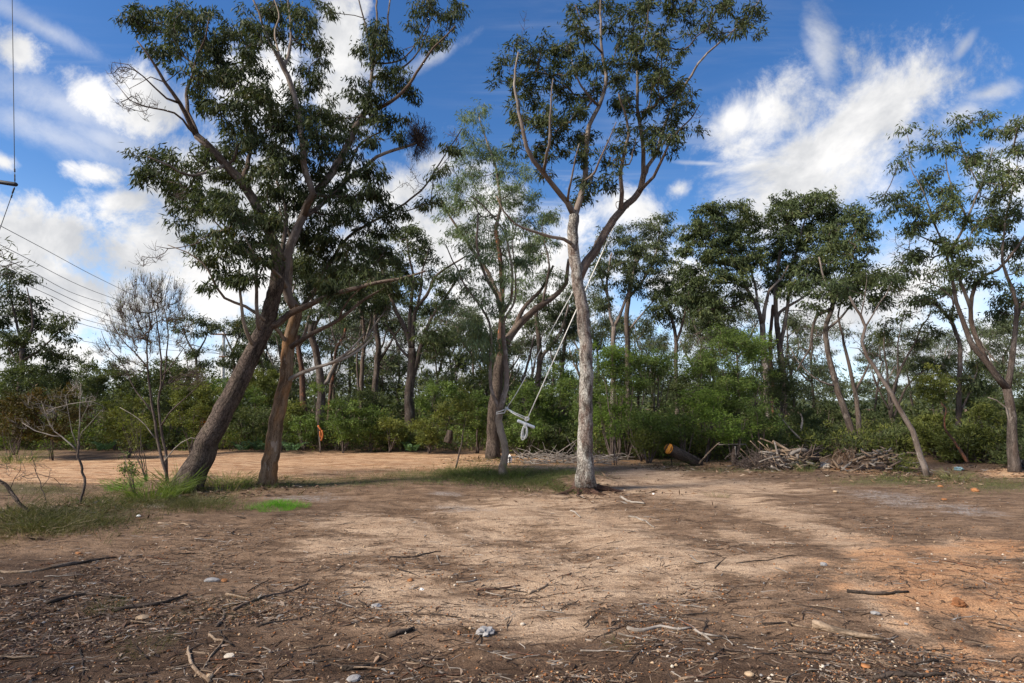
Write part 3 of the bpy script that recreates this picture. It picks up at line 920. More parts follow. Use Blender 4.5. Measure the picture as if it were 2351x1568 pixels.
t.limb([(1428, 474, .8), (1428, 420, .5), (1426, 378, .4), (1440, 332, .3), (1447, 308, .3), (1440, 270, .2), (1420, 215, 0)], 7, 2, bark='bark_smooth')
t.limb([(1426, 385, .4), (1445, 380, .5), (1455, 350, .6), (1460, 320, .7)], 2.5, 1.2, bark='bark_smooth')
t.limb([(1464, 280, .9), (1490, 245, 1.3), (1500, 190, 1.5), (1510, 130, 1.7), (1520, 60, 1.8)], 4, 1.6, bark='bark_smooth')
t.limb([(1318, 500), (1305, 468, -.1), (1293, 451, -.2), (1272, 425, -.4), (1251, 399, -.6), (1230, 370, -.8), (1216, 339, -.9), (1207, 305, -1.), (1202, 280, -1.), (1192, 235, -1.), (1185, 196, -1.), (1190, 120, -1.)], 8, 2, bark='bark_smooth')
t.limb([(1318, 500), (1328, 472, .2), (1338, 430, .3), (1342, 402, .4), (1343, 360, .4), (1342, 332, .4), (1348, 290, .4), (1370, 245, .5), (1382, 210, .5), (1384, 175, .5), (1380, 140, .5), (1377, 100, .5), (1377, 35, .5), (1380, -20, .5)], 9, 2.4, bark='bark_smooth')
t.limb([(1342, 425, .4), (1365, 395, -.2), (1385, 350, -.4), (1400, 315, -.6), (1415, 280, -.7)], 4, 1.2, bark='bark_smooth')
t.limb([(1305, 470), (1310, 420, -.6), (1316, 385, -.7), (1330, 330, -.8)], 4, 1.5, bark='bark_smooth')
t.limb([(1370, 245, .5), (1345, 215, .2), (1325, 180, 0), (1310, 130, -.1)], 4, 1.4, bark='bark_smooth')
t.limb([(1377, 120, .5), (1352, 90, .3), (1340, 60, .2), (1320, 10, .1)], 3, 1.2, bark='bark_brown')
t.limb([(1240, 385, -.7), (1258, 330, -1.2), (1262, 270, -1.4), (1270, 180, -1.5)], 4.5, 1.5, bark='bark_smooth')
t.limb([(1310, 562, -.1), (1290, 551, -.4), (1261, 546, -.6), (1220, 532, -.8), (1181, 514, -1.), (1155, 485, -1.1), (1140, 450, -1.2)], 5, 1.6, bark='bark_cream')
BL = [(1300, 15, 26, 24), (1320, 45, 24, 24), (1380, 20, 60, 30), (1450, 30, 60, 40), (1520, 20, 60, 35), (1420, 60, 50, 30), (1590, 15, 55, 30), (1660, 25, 45, 35), (1715, 40, 32, 36), (1690, 75, 24, 20), (1740, 15, 22, 26), (1735, 70, 14, 14),
      (1345, 95, 30, 34), (1490, 90, 45, 36), (1440, 110, 45, 34), (1550, 90, 45, 40), (1600, 70, 35, 30), (1640, 60, 30, 28), (1530, 130, 40, 34), (1480, 150, 40, 30),
      (1190, 105, 22, 28), (1160, 150, 26, 26), (1185, 150, 30, 34), (1225, 120, 36, 36), (1265, 100, 36, 34), (1300, 110, 34, 34), (1330, 140, 36, 34), (1140, 180, 12, 14), (1180, 200, 26, 30), (1220, 180, 40, 34), (1265, 165, 40, 34), (1310, 170, 36, 30), (1350, 150, 22, 22),
      (1420, 140, 30, 24), (1450, 175, 40, 34), (1410, 190, 26, 28), (1500, 190, 40, 36), (1550, 185, 40, 34), (1530, 215, 40, 30), (1570, 215, 24, 30), (1370, 195, 26, 30), (1360, 215, 22, 18), (1440, 215, 34, 34),
      (1215, 225, 34, 28), (1260, 225, 45, 32), (1310, 225, 40, 32), (1190, 260, 26, 24), (1230, 265, 45, 34), (1290, 270, 50, 36), (1340, 265, 28, 32), (1250, 300, 45, 30), (1310, 305, 45, 28), (1180, 290, 26, 24), (1350, 300, 24, 30),
      (1220, 340, 40, 26), (1190, 330, 24, 24), (1280, 345, 45, 28), (1340, 350, 34, 26), (1370, 385, 26, 22), (1395, 370, 24, 14), (1250, 375, 34, 22), (1365, 415, 40, 22), (1390, 435, 24, 20), (1350, 450, 40, 22), (1330, 400, 26, 20),
      (1465, 300, 36, 20), (1490, 305, 40, 22), (1530, 300, 34, 28), (1555, 315, 34, 20), (1600, 285, 14, 18), (1575, 270, 24, 20), (1420, 330, 28, 22), (1450, 330, 24, 20), (1500, 330, 40, 20), (1540, 345, 24, 14), (1420, 260, 30, 30), (1470, 260, 30, 26), (1420, 390, 14, 18), (1550, 260, 34, 26)]
C = blobs_to_clusters(BL, t.Y + .4, .22, 1.1, t.rng)
t.grow(C, tip=.005)
t.foliage(C, .21, 76, .120, .225, twigs=5, droop=.8, spread=.26)
fl = Tubes(131)
P0 = np.array([t.base + np.array([0, 0, z]) for z in (-.1, .03, .10, .20, .30, .40)])
fl.tube(P0, [.36, .275, .225, .19, .165, .11], 30, .06)
for a_, l_ in ((-.2, .75), (.5, .5), (-1.2, .55), (3.4, .6), (2.6, .4), (-2.2, .5)):
    q_ = []
    for s_ in (.1, .3, .55, .8, 1.):
        x_, y_ = t.base[0] + math.cos(a_ + .3 * s_) * l_ * s_, t.base[1] + math.sin(a_ + .3 * s_) * l_ * s_
        q_.append((x_, y_, float(gh(x_, y_)) + .10 * (1 - s_) ** 2))
    fl.tube(np.array(q_), [.10, .075, .05, .035, .015], 8, .1)
add('root_flare', fl.mesh('root_flare', M['bark_butt'], t.base), t.root)
C = blobs_to_clusters([(1600, 245, 18, 30), (1195, 60, 14, 30), (1400, 335, 20, 30)], t.Y + .4, .2, 1.2, t.rng)
t.grow(C, tip=.0035)
t.foliage(C, .22, 2, .08, .16, twigs=4, up=.8)
t.done()

# ---- the thick dark tree behind the tied rope, and the slender pale tree in front of it
t = Tree('eucalyptus_tree', 'thick dark trunked gum tree directly behind the slender pale tree the rope is tied to', 'tree', (1132, 1052), bark='bark_bg', leaf='gum_blue', seed=14)
t.limb([(1132, 1052), (1134, 1000), (1137, 940), (1142, 880), (1150, 830), (1160, 790)], 16.5, 13, 'trunk', rough=.05, flare=.25, bark='bark_iron', step=.12)
t.limb([(1150, 830), (1150, 760, -.2), (1151, 690, -.3), (1149, 640, -.3), (1146, 596, -.3), (1138, 530, -.3)], 9, 5, bark='bark_red')
t.limb([(1160, 790), (1175, 765, .2), (1200, 735, .3), (1235, 705, .4), (1270, 682, .5), (1297, 650, .5), (1306, 595, .5)], 11, 4, bark='bark_brown')
t.limb([(1178, 765, .2), (1200, 712, .6), (1220, 690, .7), (1246, 662, .8), (1270, 610, .9)], 7, 3, bark='bark_brown')
t.limb([(1148, 690, -.3), (1120, 630, .4), (1099, 600, .6), (1056, 533, .9), (1030, 490, 1.), (1013, 462, 1.)], 6.5, 2.4, bark='bark_brown')
t.limb([(1138, 530, -.3), (1150, 470, -.2), (1140, 400, 0), (1120, 330, .2), (1100, 270, .3)], 4.5, 1.6, bark='bark_smooth')
t.limb([(1240, 700, .4), (1260, 620, -.2), (1250, 550, -.4)], 4, 1.5, bark='bark_smooth')
BL = [(1085, 262, 30, 20), (1062, 278, 20, 18), (1110, 250, 16, 14), (1090, 300, 30, 22), (1110, 345, 45, 26), (1150, 365, 55, 34), (1075, 370, 36, 26), (1180, 400, 45, 34), (1100, 400, 50, 34), (1055, 420, 40, 28),
      (1020, 450, 34, 28), (1040, 490, 34, 28), (1090, 460, 50, 36), (1150, 440, 55, 36), (1200, 450, 40, 36), (1095, 520, 55, 36), (1045, 540, 34, 24), (1230, 500, 40, 40), (1180, 560, 50, 44), (1215, 610, 50, 44), (1250, 560, 40, 44), (1265, 500, 30, 36), (1120, 580, 44, 30), (1270, 630, 36, 30), (1195, 660, 40, 30)]
C = blobs_to_clusters(BL, t.Y, .25, .95, t.rng)
t.grow(C, tip=.005)
t.foliage(C, .27, 105, .125, .18, twigs=5, droop=1.0)
t.done()

t = Tree('gum_sapling', 'slender pale gum tree with the white rope knotted round its low fork', 'tree', (1156, 1092), bark='bark_cream', leaf='gum_blue', seed=15)
t.limb([(1156, 1092), (1161, 1045), (1158, 1010), (1149, 980), (1147, 942)], 9.5, 8.5, 'trunk', rough=.04, flare=.15, step=.08)
t.limb([(1147, 942), (1132, 905), (1126, 850), (1130, 790), (1125, 740), (1105, 706), (1080, 672), (1064, 650), (1040, 600), (1023, 560)], 5, 1.4, bark='bark_smooth')
t.limb([(1147, 942), (1163, 890), (1162, 830), (1158, 780), (1154, 720), (1140, 675, -.2), (1123, 650, -.3), (1104, 600, -.4), (1094, 543, -.5), (1098, 490, -.5)], 7.5, 2.2, bark='bark_smooth')
t.limb([(1154, 722), (1172, 690, .3), (1174, 640, .3), (1171, 590, .4), (1160, 540, .4), (1133, 500, .4), (1105, 468, .4), (1080, 450, .4)], 4.5, 1.5, bark='bark_cream')
t.limb([(1156, 735), (1180, 690, .5), (1182, 620, .6), (1178, 560, .7), (1190, 500, .8)], 3.5, 1.4, bark='bark_cream')
BL = [(1105, 760, 40, 34), (1085, 780, 34, 30), (1120, 710, 40, 34), (1080, 730, 36, 30), (1105, 820, 34, 30), (1070, 660, 36, 30), (1130, 650, 40, 32), (1055, 620, 30, 24), (1100, 560, 36, 30), (1130, 520, 34, 28), (1170, 520, 34, 30), (1085, 600, 34, 28), (1200, 540, 28, 28), (1150, 600, 40, 30), (1190, 620, 30, 30), (1125, 780, 30, 30), (1040, 700, 24, 24)]
C = blobs_to_clusters(BL, t.Y, .22, .85, t.rng)
t.grow(C, tip=.004)
t.foliage(C, .24, 105, .12, .17, twigs=5, droop=1.1)
t.done()

# ------------------------------------------------------------------ trees of the middle distance, each traced on its own
def midtree(label, base, Y, trunk, limbs, blobs, bark='bark_bg', leaf='gum_mid', seed=0, r=(10, 6), cr=.32, k=1.2, nl=90, L=.15, w=.29, droop=.9, limb_bark='bark_smooth',
            name='eucalyptus_tree', category='tree', twigs=4, group=None, tip=.008, flare=.25, bare=None):
    t = Tree(name, label, category, base, Y, bark=bark, leaf=leaf, seed=seed, group=group)
    t.limb([base] + trunk, r[0], r[1], 'trunk', rough=.04, flare=flare, step=.22)
    for lb in limbs:
        pts, a, b = lb[:3]
        t.limb(pts, a, b, bark=lb[3] if len(lb) > 3 else limb_bark, step=.25)
    if blobs:
        C = blobs_to_clusters(blobs, t.Y, cr, k, t.rng)
        t.grow(C, tip=tip, step=.45)
        t.foliage(C, cr, nl, L, w, twigs=twigs, droop=droop, tw_r=.005)
    if bare:
        C = blobs_to_clusters(bare, t.Y, cr * .7, .8, t.rng)
        t.grow(C, tip=.006, step=.4, rise=0)
        t.foliage(C, cr * .9, 4, L * .7, w, twigs=5, up=.6, tw_r=.004)
    return t.done()


midtree('broad many limbed gum tree behind the dirt track between the ochre trunk and the swing', (944, 1012), 24,
        [(941, 960), (940, 900), (944, 850), (946, 800)],
        [([(946, 800), (925, 745), (911, 719), (900, 690), (893, 673), (880, 630), (872, 600)], 7, 2.5, 'bark_bg'),
         ([(946, 800), (953, 719), (968, 695), (981, 677), (992, 650), (1000, 635), (1030, 612), (1068, 589)], 6.5, 2, 'bark_bg'),
         ([(950, 870), (963, 800), (980, 750), (991, 726), (1008, 705), (1020, 685), (1047, 642), (1060, 610)], 7, 2, 'bark_bg'),
         ([(946, 800), (940, 740), (945, 690), (950, 640), (940, 590), (935, 550)], 6, 2, 'bark_bg'),
         ([(953, 719), (965, 670), (968, 620), (985, 570)], 4, 1.6, 'bark_bg'),
         ([(945, 830), (920, 800), (900, 760), (880, 740)], 4, 1.5, 'bark_bg')],
        [(985, 585, 30, 22), (960, 555, 36, 24), (905, 545, 40, 26), (930, 520, 36, 22), (880, 590, 40, 30), (935, 595, 45, 32), (900, 630, 40, 30), (860, 640, 34, 26), (960, 635, 40, 28),
         (1010, 650, 30, 24), (1035, 630, 22, 20), (930, 680, 40, 24), (880, 690, 34, 22), (1000, 700, 34, 24), (1030, 690, 26, 26), (985, 760, 36, 26), (1015, 775, 36, 30), (1000, 810, 30, 26), (860, 560, 30, 24)],
        seed=21, bare=[(890, 740, 50, 40), (1015, 730, 40, 40), (970, 820, 40, 30)], r=(14, 10), leaf='gum_mid')
midtree('gum with a red peeling trunk just right of the ochre trunk across the track', (705, 1008), 22.5,
        [(703, 985), (697, 930), (697, 868), (690, 811), (684, 770)],
        [([(690, 811), (676, 760), (670, 700), (680, 640)], 5, 2), ([(688, 800), (705, 750), (715, 690), (700, 630)], 5, 2)],
        [(690, 640, 40, 34), (660, 680, 34, 30), (720, 660, 34, 30), (705, 600, 40, 34), (650, 740, 26, 24), (730, 720, 26, 24)], 'bark_red', 'gum_far', 22, r=(9.5, 5.5))
midtree('dark forked gum trunk leaning left behind the bright round bush', (731, 1000), 23.5,
        [(735, 950), (738, 900), (737, 872), (724, 800), (714, 770), (718, 736)],
        [([(737, 880), (752, 871), (778, 826), (804, 811), (834, 789), (858, 750), (880, 720)], 6, 1.8, 'bark_dead'), ([(714, 775), (735, 730), (760, 690), (770, 640)], 5, 2)],
        [(770, 640, 40, 34), (800, 670, 40, 30), (740, 620, 36, 30), (830, 640, 40, 30), (860, 700, 34, 26), (790, 720, 30, 24), (730, 680, 30, 26)], 'bark_bg', 'gum_far', 23, bare=[(820, 760, 60, 40), (780, 790, 40, 40)], r=(12, 8))
midtree('thin orange barked trunk curving up between dark trunks behind the track', (752, 1000), 24.5,
        [(755, 950), (757, 909), (765, 849), (771, 796), (788, 772), (795, 744)],
        [([(771, 796), (762, 760), (755, 720)], 2.5, 1.2, 'bark_smooth')], [(800, 700, 36, 30), (790, 660, 30, 26), (755, 700, 26, 24)], 'bark_red', 'gum_far', 24, r=(5, 3.4))
midtree('straight slim gum trunk left of a darker pair behind the green shrubs', (826, 1002), 27,
        [(829, 950), (829, 909), (834, 811), (836, 760), (832, 700)], [([(834, 790), (850, 740), (858, 690)], 3, 1.4)],
        [(835, 690, 36, 30), (860, 670, 34, 28), (820, 650, 34, 28), (850, 620, 36, 30), (840, 730, 26, 22)], 'bark_brown', 'gum_far', 25, bare=[(850, 780, 40, 40)], r=(7, 4))
midtree('very dark gum trunk with a bent right fork beside the slim straight one', (860, 1002), 26,
        [(861, 950), (862, 890), (866, 834), (868, 790), (862, 740), (866, 690)],
        [([(866, 834), (887, 804), (902, 778), (918, 755)], 4.5, 1.6, 'bark_bg'), ([(812, 1000), (814, 930), (815, 864), (820, 800), (828, 740), (822, 690)], 4, 1.2, 'bark_bg')],
        [(880, 700, 34, 28), (900, 740, 30, 24), (860, 660, 34, 30), (890, 640, 30, 26)], 'bark_bg', 'gum_far', 26, bare=[(910, 790, 40, 40), (880, 840, 40, 40)], r=(9, 6))
midtree('leaning pair of slim trunks seen past the hanging rope ends', (1232, 1000), 27,
        [(1235, 950), (1236, 905), (1240, 819), (1234, 760), (1230, 700)],
        [([(1240, 830), (1251, 811), (1272, 786), (1290, 750), (1305, 700)], 5, 2), ([(1180, 990), (1187, 886), (1202, 849), (1215, 810), (1225, 770)], 5, 2, 'bark_bg')],
        [(1230, 690, 36, 30), (1270, 700, 34, 28), (1300, 720, 30, 26), (1250, 740, 30, 20), (1215, 740, 30, 24), (1310, 680, 26, 26)], 'bark_bg', 'gum_far', 27, bare=[(1220, 800, 40, 40), (1275, 830, 40, 40)], r=(9, 5))
midtree('pair of thin trunks in the gap left of the tall grey trunk', (1290, 1000), 28,
        [(1292, 930), (1290, 860), (1296, 800), (1300, 740)], [([(1258, 1000), (1262, 920), (1268, 850), (1262, 790), (1272, 740)], 4, 1.2, 'bark_bg')],
        [(1290, 740, 30, 24), (1270, 780, 24, 18), (1310, 760, 24, 22), (1300, 800, 24, 18)], 'bark_bg', 'gum_far', 28, r=(7, 4))
midtree('pinkish twin stemmed gum rising behind the feathery bushes just right of the tall trunk', (1405, 1000), 26,
        [(1407, 930), (1407, 860), (1408, 790), (1409, 750)],
        [([(1409, 755), (1400, 715), (1394, 670), (1395, 630), (1405, 580)], 4.5, 2), ([(1409, 755), (1425, 720), (1440, 680), (1450, 640), (1460, 590)], 4.5, 2), ([(1394, 680), (1380, 640), (1372, 600)], 3, 1.4)],
        [(1405, 590, 36, 34), (1385, 630, 30, 30), (1440, 620, 34, 30), (1420, 660, 34, 24), (1450, 570, 34, 30), (1400, 540, 26, 24), (1370, 590, 20, 30), (1385, 690, 30, 24)], 'bark_smooth', 'gum_far', 29, r=(7, 5.5))
midtree('dark straight gum trunk beside the pinkish twin stems with a loose high crown', (1444, 1000), 27.5,
        [(1444, 900), (1443, 796), (1443, 720), (1450, 650), (1470, 580)], [([(1447, 680), (1490, 620), (1510, 560), (1512, 520)], 4, 1.6), ([(1444, 760), (1470, 725), (1500, 690)], 3, 1.4)],
        [(1510, 500, 36, 16), (1490, 520, 36, 20), (1520, 535, 36, 22), (1475, 545, 30, 20), (1500, 575, 36, 26), (1470, 600, 34, 28), (1510, 620, 34, 28), (1435, 535, 26, 20), (1440, 560, 24, 20), (1490, 660, 36, 24), (1520, 660, 30, 26), (1525, 580, 24, 26)], 'bark_bg', 'gum_far', 30, r=(8, 5))
midtree('slim dark gum with a long right fork between the feathery bushes', (1556, 1000), 26,
        [(1557, 924), (1554, 850), (1553, 774), (1540, 720), (1520, 690)], [([(1553, 790), (1565, 750), (1572, 718), (1580, 695), (1587, 673), (1600, 640)], 4, 1.8)],
        [(1515, 690, 36, 24), (1540, 660, 36, 28), (1560, 690, 30, 22), (1590, 640, 36, 28), (1610, 670, 30, 24), (1560, 610, 30, 26), (1530, 730, 28, 22), (1490, 720, 28, 22)], 'bark_bg', 'gum_mid', 31, r=(6, 4))

midtree('large gum with a broad layered crown and pink limbs left of the domed crown', (1757, 1012), 25,
        [(1760, 940), (1757, 860), (1752, 800), (1750, 744)],
        [([(1750, 744), (1740, 709), (1727, 685), (1716, 664), (1705, 640), (1696, 619), (1670, 607), (1642, 603), (1610, 580)], 6, 2),
         ([(1750, 744), (1760, 690), (1765, 668), (1780, 652), (1793, 640), (1810, 610)], 6, 2), ([(1716, 664), (1690, 650), (1650, 650), (1620, 640)], 4, 1.6),
         ([(1740, 709), (1735, 660), (1720, 600), (1700, 550)], 4, 1.6)],
        [(1650, 478, 50, 18), (1690, 470, 30, 14), (1620, 500, 40, 24), (1680, 505, 50, 26), (1720, 510, 40, 26), (1590, 540, 34, 26), (1640, 540, 50, 30), (1700, 550, 50, 30), (1570, 580, 24, 24), (1620, 585, 45, 28),
         (1680, 595, 45, 28), (1580, 630, 30, 26), (1630, 635, 45, 26), (1690, 640, 40, 24), (1730, 600, 36, 30), (1580, 680, 28, 22), (1620, 690, 36, 22), (1660, 690, 40, 24), (1700, 690, 30, 20), (1640, 730, 34, 20), (1600, 720, 26, 20)],
        'bark_smooth', 'gum_mid', 32, bare=[(1690, 730, 60, 40), (1620, 790, 40, 40)], k=1.5, r=(10, 7.5), L=.17)
midtree('tallest gum in the right treeline with a domed crown and two close trunks', (1794, 1014), 25.5,
        [(1797, 940), (1793, 860), (1788, 800), (1783, 742)],
        [([(1783, 742), (1789, 717), (1815, 700), (1847, 680), (1880, 650)], 5, 2), ([(1786, 770), (1780, 700), (1785, 620), (1800, 540), (1820, 480)], 7, 2.4),
         ([(1788, 800), (1805, 720), (1815, 640), (1830, 570), (1850, 500)], 6, 2), ([(1765, 1014), (1772, 900), (1768, 800), (1775, 700)], 7, 4, 'bark_red')],
        [(1850, 450, 50, 16), (1800, 462, 34, 18), (1900, 465, 40, 20), (1830, 480, 50, 22), (1880, 490, 50, 24), (1780, 495, 34, 24), (1920, 500, 26, 22), (1840, 520, 50, 26), (1790, 540, 40, 26), (1890, 530, 45, 26),
         (1770, 580, 36, 28), (1830, 570, 50, 28), (1880, 580, 40, 28), (1920, 550, 34, 28), (1800, 620, 45, 26), (1850, 630, 45, 26), (1770, 650, 36, 24), (1820, 660, 40, 20), (1900, 630, 30, 24)],
        'bark_bg', 'gum_mid', 33, bare=[(1840, 720, 50, 40), (1800, 800, 40, 50)], k=1.5, r=(10, 7), L=.17)
midtree('gum with a dark crooked trunk forking at its foot behind the wood offcuts', (1968, 1032), 20.5,
        [(1943, 950), (1921, 887), (1905, 819), (1900, 746), (1912, 708), (1913, 660)],
        [([(1972, 1027), (1970, 938), (1955, 861), (1943, 806), (1936, 770), (1925, 725), (1935, 680)], 8, 1.8, 'bark_bg'), ([(1972, 887), (1990, 850), (1998, 830)], 4, 2, 'bark_bg'),
         ([(1908, 712), (1890, 718), (1875, 725), (1865, 760), (1858, 802), (1830, 850)], 5, 2, 'bark_bg'), ([(1918, 880), (1900, 880), (1866, 865), (1832, 831), (1815, 800)], 3, 1, 'bark_smooth'),
         ([(1912, 700), (1940, 650), (1970, 600)], 5, 2), ([(1912, 690), (1890, 640), (1880, 590)], 4, 2), ([(1900, 760), (1920, 740), (1950, 700), (1985, 660)], 4, 1.6)],
        [(1970, 480, 36, 18), (1990, 505, 36, 22), (1955, 520, 34, 26), (2000, 540, 26, 22), (1975, 565, 40, 26), (1930, 600, 40, 26), (1980, 610, 44, 26), (2030, 640, 36, 24), (1995, 650, 45, 26), (1940, 650, 40, 26), (1900, 660, 40, 24),
         (1960, 690, 40, 20), (2010, 690, 36, 20), (1880, 690, 34, 20), (2055, 660, 18, 16), (1860, 640, 30, 24), (1920, 560, 34, 24)],
        'bark_bg', 'gum_mid', 34, bare=[(1865, 780, 50, 50), (1960, 760, 40, 40), (2000, 830, 40, 40)], k=1.5, r=(10, 5.5), L=.15, cr=.32)
midtree('thin gum leaning left from beside the wood offcuts with a bent bare stem', (2132, 1094), None,
        [(2117, 1048), (2096, 989), (2066, 942), (2032, 882), (1989, 819), (1977, 785), (1985, 751), (1975, 725), (1964, 708), (1950, 680)],
        [([(1985, 751), (2005, 720), (2020, 695), (2036, 674), (2050, 640)], 2.6, 1), ([(1975, 725), (1985, 680), (1990, 640)], 2, .8), ([(1989, 819), (1970, 800), (1950, 798)], 2, .7)],
        [(2050, 640, 22, 16), (1990, 630, 24, 16), (1950, 670, 22, 16)], 'bark_smooth', 'gum_mid', 35, r=(8.5, 3.5), cr=.24, L=.11, flare=.1)
midtree('bare stemmed wattle tree with a thin dark crown behind the leaning thin gum', (2060, 1002), 23,
        [(2052, 985), (2046, 960)],
        [([(2046, 965), (2050, 900), (2065, 850), (2079, 823), (2098, 785), (2117, 746), (2130, 730), (2138, 712)], 5, 1.6, 'bark_bg'), ([(2046, 965), (2040, 900), (2035, 850), (2028, 800), (2030, 760)], 4.5, 1.5, 'bark_bg'),
         ([(2050, 970), (2075, 900), (2110, 860), (2150, 835)], 4, 1.3, 'bark_bg'), ([(2048, 930), (2060, 860), (2060, 800), (2070, 740)], 4, 1.3, 'bark_bg'), ([(2046, 950), (2020, 900), (2005, 860)], 3, 1.2, 'bark_bg')],
        [(2030, 745, 30, 18), (2070, 725, 30, 18), (2110, 745, 28, 18), (2140, 765, 30, 20), (2050, 775, 34, 20), (2095, 780, 34, 18), (2020, 790, 26, 20), (2150, 830, 40, 24), (2110, 840, 34, 22)], 'bark_bg', 'gum_dark', 36, r=(9, 7), k=.7,
        bare=[(2060, 690, 60, 24), (2130, 700, 40, 30), (2090, 790, 60, 40)])
midtree('dark leaning gum trunk between the thin leaning gum and the large right tree', (2200, 1010), 22,
        [(2199, 930), (2202, 860), (2203, 802), (2192, 765), (2181, 734), (2160, 712), (2140, 690)],
        [([(2181, 740), (2190, 700), (2180, 660)], 3.5, 1.5, 'bark_bg'), ([(2202, 950), (2225, 900), (2240, 860)], 4, 2, 'bark_bg')],
        [(2120, 690, 34, 18), (2150, 670, 30, 18), (2180, 650, 30, 20), (2160, 720, 30, 18), (2240, 850, 24, 24), (2225, 880, 24, 20)], 'bark_bg', 'gum_dark', 37, r=(8, 5))
midtree('largest right hand gum with a thick forked trunk and a tall open layered crown', (2327, 1084), None,
        [(2326, 1020), (2325, 960), (2319, 925), (2312, 892)],
        [([(2312, 892), (2285, 860), (2262, 831), (2240, 805), (2223, 785), (2210, 750), (2202, 721), (2194, 695), (2189, 674), (2180, 620), (2165, 560)], 11, 3, 'bark_bg'),
         ([(2262, 831), (2250, 800), (2236, 768), (2228, 735), (2227, 708), (2232, 680), (2240, 653), (2262, 632), (2291, 619), (2315, 592), (2334, 564), (2360, 530)], 8, 3, 'bark_brown'),
         ([(2227, 720), (2212, 672), (2198, 632), (2187, 600), (2177, 576), (2150, 530), (2130, 480)], 6, 1.8), ([(2314, 895), (2320, 860), (2325, 823), (2332, 760), (2334, 700), (2322, 665), (2308, 632), (2300, 600), (2305, 540)], 10, 3, 'bark_bg'),
         ([(2202, 575), (2215, 530), (2225, 500), (2238, 470), (2252, 430), (2265, 395), (2280, 340)], 5, 1.6), ([(2177, 576), (2140, 555), (2110, 540), (2080, 500)], 3.5, 1.2),
         ([(2150, 530), (2120, 440), (2095, 400), (2085, 370)], 3, 1), ([(2225, 500), (2190, 440), (2175, 390), (2170, 350)], 3.5, 1.2), ([(2252, 430), (2215, 360), (2200, 300)], 2.5, 1),
         ([(2305, 540), (2320, 450), (2335, 380)], 4, 1.6), ([(2321, 990), (2305, 935), (2285, 918), (2268, 912)], 3.5, 1.5, 'bark_dead'), ([(2223, 790), (2195, 700), (2160, 660), (2110, 640)], 3.5, 1.2), ([(2330, 740), (2350, 700), (2370, 660)], 6, 3, 'bark_bg')],
        [(2087, 343, 18, 9), (2075, 376, 28, 12), (2085, 300, 12, 10), (2135, 345, 22, 15), (2177, 345, 26, 17), (2195, 280, 25, 16), (2155, 305, 18, 8), (2255, 271, 31, 13), (2294, 307, 32, 22), (2339, 286, 22, 20), (2216, 367, 42, 18), (2260, 361, 38, 18), (2294, 382, 26, 20), (2336, 350, 22, 30), (2340, 400, 20, 30),
         (2126, 430, 28, 18), (2186, 439, 46, 18), (2042, 457, 32, 16), (2075, 470, 30, 18), (2120, 490, 42, 26), (2171, 490, 34, 24), (2205, 500, 28, 18), (2105, 525, 36, 18), (2186, 555, 46, 22), (2096, 580, 44, 24), (2084, 612, 32, 20), (2220, 590, 40, 20), (2216, 620, 40, 18),
         (2276, 450, 30, 26), (2276, 500, 32, 26), (2306, 430, 28, 26), (2300, 505, 32, 24), (2335, 480, 22, 34), (2306, 565, 40, 22), (2340, 560, 20, 26), (2111, 685, 24, 12), (2261, 640, 40, 20), (2320, 680, 30, 30), (2290, 720, 26, 20), (2160, 620, 30, 16), (2345, 620, 18, 26), (2240, 540, 30, 20), (2145, 400, 24, 16), (2260, 410, 30, 16)],
        'bark_bg', 'gum_mid', 38, r=(15, 12), cr=.25, L=.115, w=.26, k=1.6, nl=95, bare=[(2065, 560, 40, 40), (2090, 660, 40, 20), (2070, 345, 10, 20)])

# left side
midtree('dark spreading gum tree at the left edge behind the rusty bushes', (38, 1010), 21,
        [(42, 940), (48, 860), (52, 800)],
        [([(52, 800), (40, 740), (25, 680), (22, 640)], 5, 1.6, 'bark_bg'), ([(52, 800), (75, 750), (70, 700), (62, 660)], 5, 1.6, 'bark_bg'), ([(55, 830), (95, 800), (125, 770), (155, 745)], 4, 1.5, 'bark_bg'), ([(48, 850), (20, 800), (-10, 770)], 4, 1.5, 'bark_bg')],
        [(24, 640, 28, 20), (62, 650, 26, 16), (10, 680, 26, 22), (67, 690, 26, 20), (40, 720, 40, 22), (85, 725, 30, 24), (90, 760, 34, 22), (51, 765, 38, 24), (150, 735, 30, 13), (155, 770, 26, 14), (130, 750, 24, 16), (118, 800, 22, 24), (15, 760, 30, 30), (70, 800, 36, 24), (20, 810, 36, 24), (150, 820, 24, 20), (-10, 720, 30, 40)],
        'bark_bg', 'gum_dark', 41, r=(10, 7), k=1.2)
midtree('flat topped thin gum crown standing left of the power pole', (455, 1000), 30,
        [(456, 930), (452, 860), (450, 810)], [([(450, 815), (430, 780), (420, 745)], 3, 1.3, 'bark_bg'), ([(450, 815), (470, 780), (480, 750)], 3, 1.3, 'bark_bg')],
        [(430, 732, 30, 11), (470, 740, 34, 12), (415, 755, 22, 10), (500, 752, 26, 12), (450, 760, 26, 10), (440, 810, 24, 14), (470, 830, 24, 16)], 'bark_bg', 'gum_dark', 42, r=(5, 3))
midtree('flat topped dark gum crown right behind the top of the power pole', (545, 1000), 32,
        [(543, 930), (538, 860), (535, 800)], [([(535, 810), (520, 780), (512, 760)], 3, 1.3, 'bark_bg'), ([(535, 805), (550, 770), (560, 745)], 3, 1.3, 'bark_bg')],
        [(520, 745, 30, 12), (555, 738, 34, 12), (540, 760, 30, 10), (575, 765, 26, 14), (545, 800, 28, 18), (570, 820, 30, 22), (520, 830, 24, 18), (600, 780, 28, 24)], 'bark_bg', 'gum_dark', 43, r=(5, 3))

